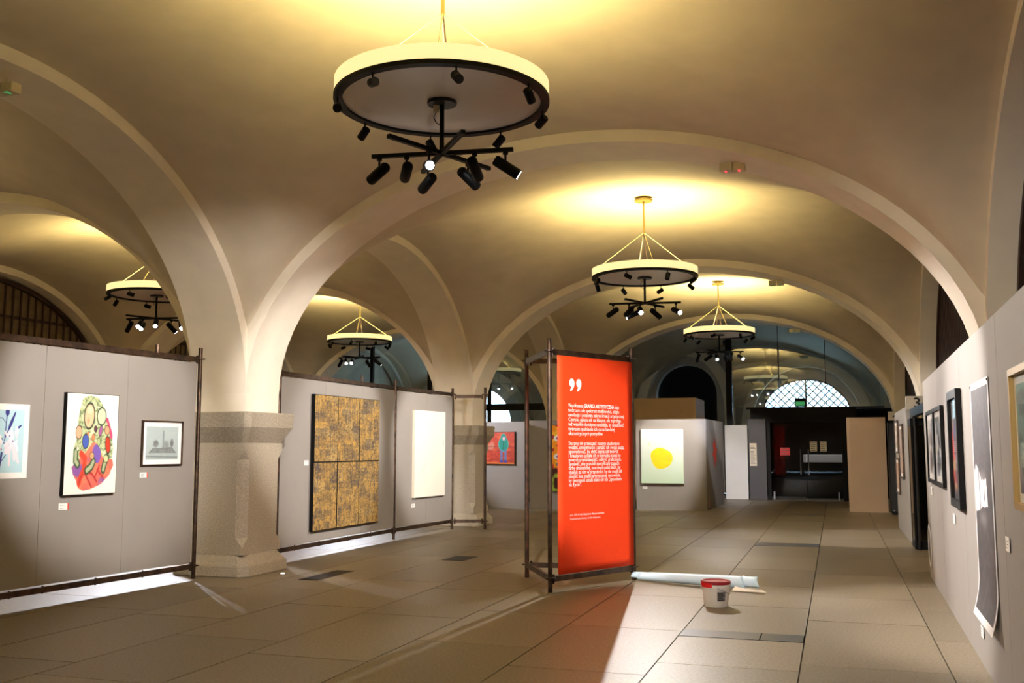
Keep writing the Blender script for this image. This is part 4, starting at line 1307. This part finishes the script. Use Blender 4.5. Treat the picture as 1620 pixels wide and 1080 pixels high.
# glazed screen across the end of the left aisle
ga = tag(empty('glass_partition', (ac, 28.7, 0)), 'dark glazed screen across the end of the left aisle', kind='structure')
for x0, x1 in ((-3.9, -2.0), (-1.95, -0.02), (0.02, 1.95), (2.0, 3.9)):
    B().box((x0, 0, 0.1), (x1, 0.012, 5.3)).obj('pane', M['screen'], ga)
for x in (-1.975, 0, 1.975):
    B().box((x - 0.05, -0.06, 0), (x + 0.05, 0.06, 5.4)).obj('mullion', M['black'], ga)
B().box((-3.95, -0.06, 2.72), (3.95, 0.06, 2.92)).obj('transom', M['black'], ga)
B().box((-3.95, -0.06, 0), (3.95, 0.06, 0.1)).obj('kick_rail', M['black'], ga)
# red banner in the aisle behind the near pillar
t = tag(empty('aisle_banner', (-10.75, 16.8, 0)), 'red banner in a dark frame glimpsed in the aisle beside the near pillar', 'banner')
B().box((-0.75, 0, 0.72), (0.75, 0.01, 2.6)).obj('cloth', M['red'], t)
for s in (-0.8, 0.8):
    B().tube([(s, 0, 0), (s, 0, 2.8)], 0.026, 10).obj('post', M['steel'], t)
for z in (0.66, 2.66):
    B().bar((-0.77, 0, z), (0.77, 0, z), 0.04, 0.06).obj('ledger', M['steel'], t)

# ------------------------------------------------------------------ things on the floor
t = tag(empty('paint_bucket', (-1.21, 10.5, 0)), 'white plastic paint bucket with a dark red lid on the floor', 'bucket')
B().lathe([(0.001, 0.004), (0.112, 0.004), (0.116, 0.0), (0.120, 0.006), (0.136, 0.185), (0.146, 0.187), (0.148, 0.222), (0.14, 0.224), (0.13, 0.20), (0.112, 0.012), (0.001, 0.010)], 48).obj('body', M['bucket'], t, smooth=True)
B().lathe([(0.150, 0.224), (0.150, 0.250), (0.144, 0.256), (0.13, 0.256), (0.124, 0.246), (0.001, 0.246), (0.001, 0.240), (0.142, 0.225)], 48).obj('lid', M['lid'], t, smooth=True)
def wrap(r0, r1, a0, a1, z0, z1, name, m):
    b = B()
    n = 12
    vs = []
    for i in range(n + 1):
        a = math.radians(a0 + (a1 - a0) * i / n)
        vs += [(r0 * math.cos(a), r0 * math.sin(a), z0), (r1 * math.cos(a), r1 * math.sin(a), z1)]
    b.add(vs, [(2 * i, 2 * i + 2, 2 * i + 3, 2 * i + 1) for i in range(n)])
    return b.obj(name, M[m], t, smooth=True)
wrap(0.1255, 0.1335, 282, 322, 0.062, 0.155, 'printed_label', 'zinc')
wrap(0.1500, 0.1525, 205, 262, 0.196, 0.240, 'red_tape', 'tape')
for i in range(4):
    wrap(0.1268 + i * 0.0017, 0.1276 + i * 0.0017, 285, 318 - (i % 2) * 8, 0.07 + i * 0.02, 0.079 + i * 0.02, 'print_line', 'ink')
B().tube([(0.145 * math.cos(math.radians(a)), 0.145 * math.sin(math.radians(a)) , 0.20 - 0.075 * math.sin(math.radians((a - 280) / 180 * 180))) for a in range(280, 461, 12)], 0.003, 6).obj('handle', M['zinc'], t)

t = empty('paper_roll', (-1.66, 11.92, 0), math.atan2(-0.55, 1.45))
tag(t, 'loosely rolled pale blue paper sheet lying on the floor behind the bucket', 'paper roll')
b = B()
n, k = 24, 30
vs, fs = [], []
L_ = 1.35
for j in range(k + 1):
    v = j / k
    r = 0.055 + 0.035 * v
    for i in range(n + 1):
        a = math.radians(-150 + 450 * i / n)
        rr_ = r * (1 - 0.12 * i / n)
        x = -L_ / 2 + L_ * v
        # cut both ends on the slant
        x += (0.22 * (i / n) if v > 0.5 else -0.0) * (v - 0.5) * 2 - 0.12 * (1 - v) * (i / n)
        vs.append((x, rr_ * math.sin(a), r + rr_ * -math.cos(a) * 0.9 + 0.004))
for j in range(k):
    for i in range(n):
        q_ = j * (n + 1) + i
        fs.append((q_, q_ + 1, q_ + n + 2, q_ + n + 1))
o = B().add(vs, fs).obj('sheet', M['sheet'], t, smooth=True)
sm = o.modifiers.new('thickness', 'SOLIDIFY')
sm.thickness = 0.0012
b = B()
vs = []
for i in range(11):
    a = i / 10
    vs += [(L_ / 2 - 0.10 + 0.36 * a, -0.115 + 0.09 * a, 0.006), (L_ / 2 - 0.02 + 0.30 * a, 0.03 - 0.05 * a, 0.165 * (1 - a) ** 1.2 + 0.008)]
b.add(vs, [(2 * i, 2 * i + 2, 2 * i + 3, 2 * i + 1) for i in range(10)])
tag(b.obj('turned_corner', M['sheetin'], t, smooth=True), 'cream inner side of the paper')

t = tag(empty('floor_light', (-6.75, 11.39, 0)), 'tiny glowing floor light beside the near pillar', 'lamp')
B().lathe([(0.001, 0.0), (0.04, 0.0), (0.04, 0.006), (0.03, 0.009), (0.001, 0.009)], 20).obj('rim', M['zinc'], t)
B().lathe([(0.001, 0.0092), (0.026, 0.0092), (0.022, 0.014), (0.001, 0.015)], 20).obj('glow', mat('warm lamp', (255, 230, 190), 0.4, emit=((1, 0.78, 0.5), 8)), t)

# emergency lamps on the arches
def emergency(x, y, z, label, red):
    t = tag(empty('emergency_lamp', (x, y, z)), label, 'emergency lamp')
    for s in (-1, 1):
        B().box((s * 0.075 - 0.07, -0.06, 0), (s * 0.075 + 0.07, 0.06, 0.10)).obj('housing', M['plastic'], t, bevel=0.006)
        B().box((s * 0.075 - 0.012, -0.066, -0.008), (s * 0.075 + 0.012, 0.0, -0.0005)).obj('indicator', M['redlamp'] if red else M['green'], t)
    B().tube([(0, 0.02, 0.1), (0, 0.02, 0.22)], 0.014, 8).obj('bracket', M['plastic'], t)
emergency(-1.03, 11.5, 4.78, 'twin box emergency lamp with red lights under the first broad arch', True)
emergency(-1.0, 19.9, 4.75, 'pale emergency lamp under the second broad arch', False)
emergency(-0.96, 28.0, 4.72, 'pale emergency lamp under the far arch by the glass screen', False)
emergency(-7.5, 7.32, 4.98, 'small emergency lamp under the side arch at the upper left', False)
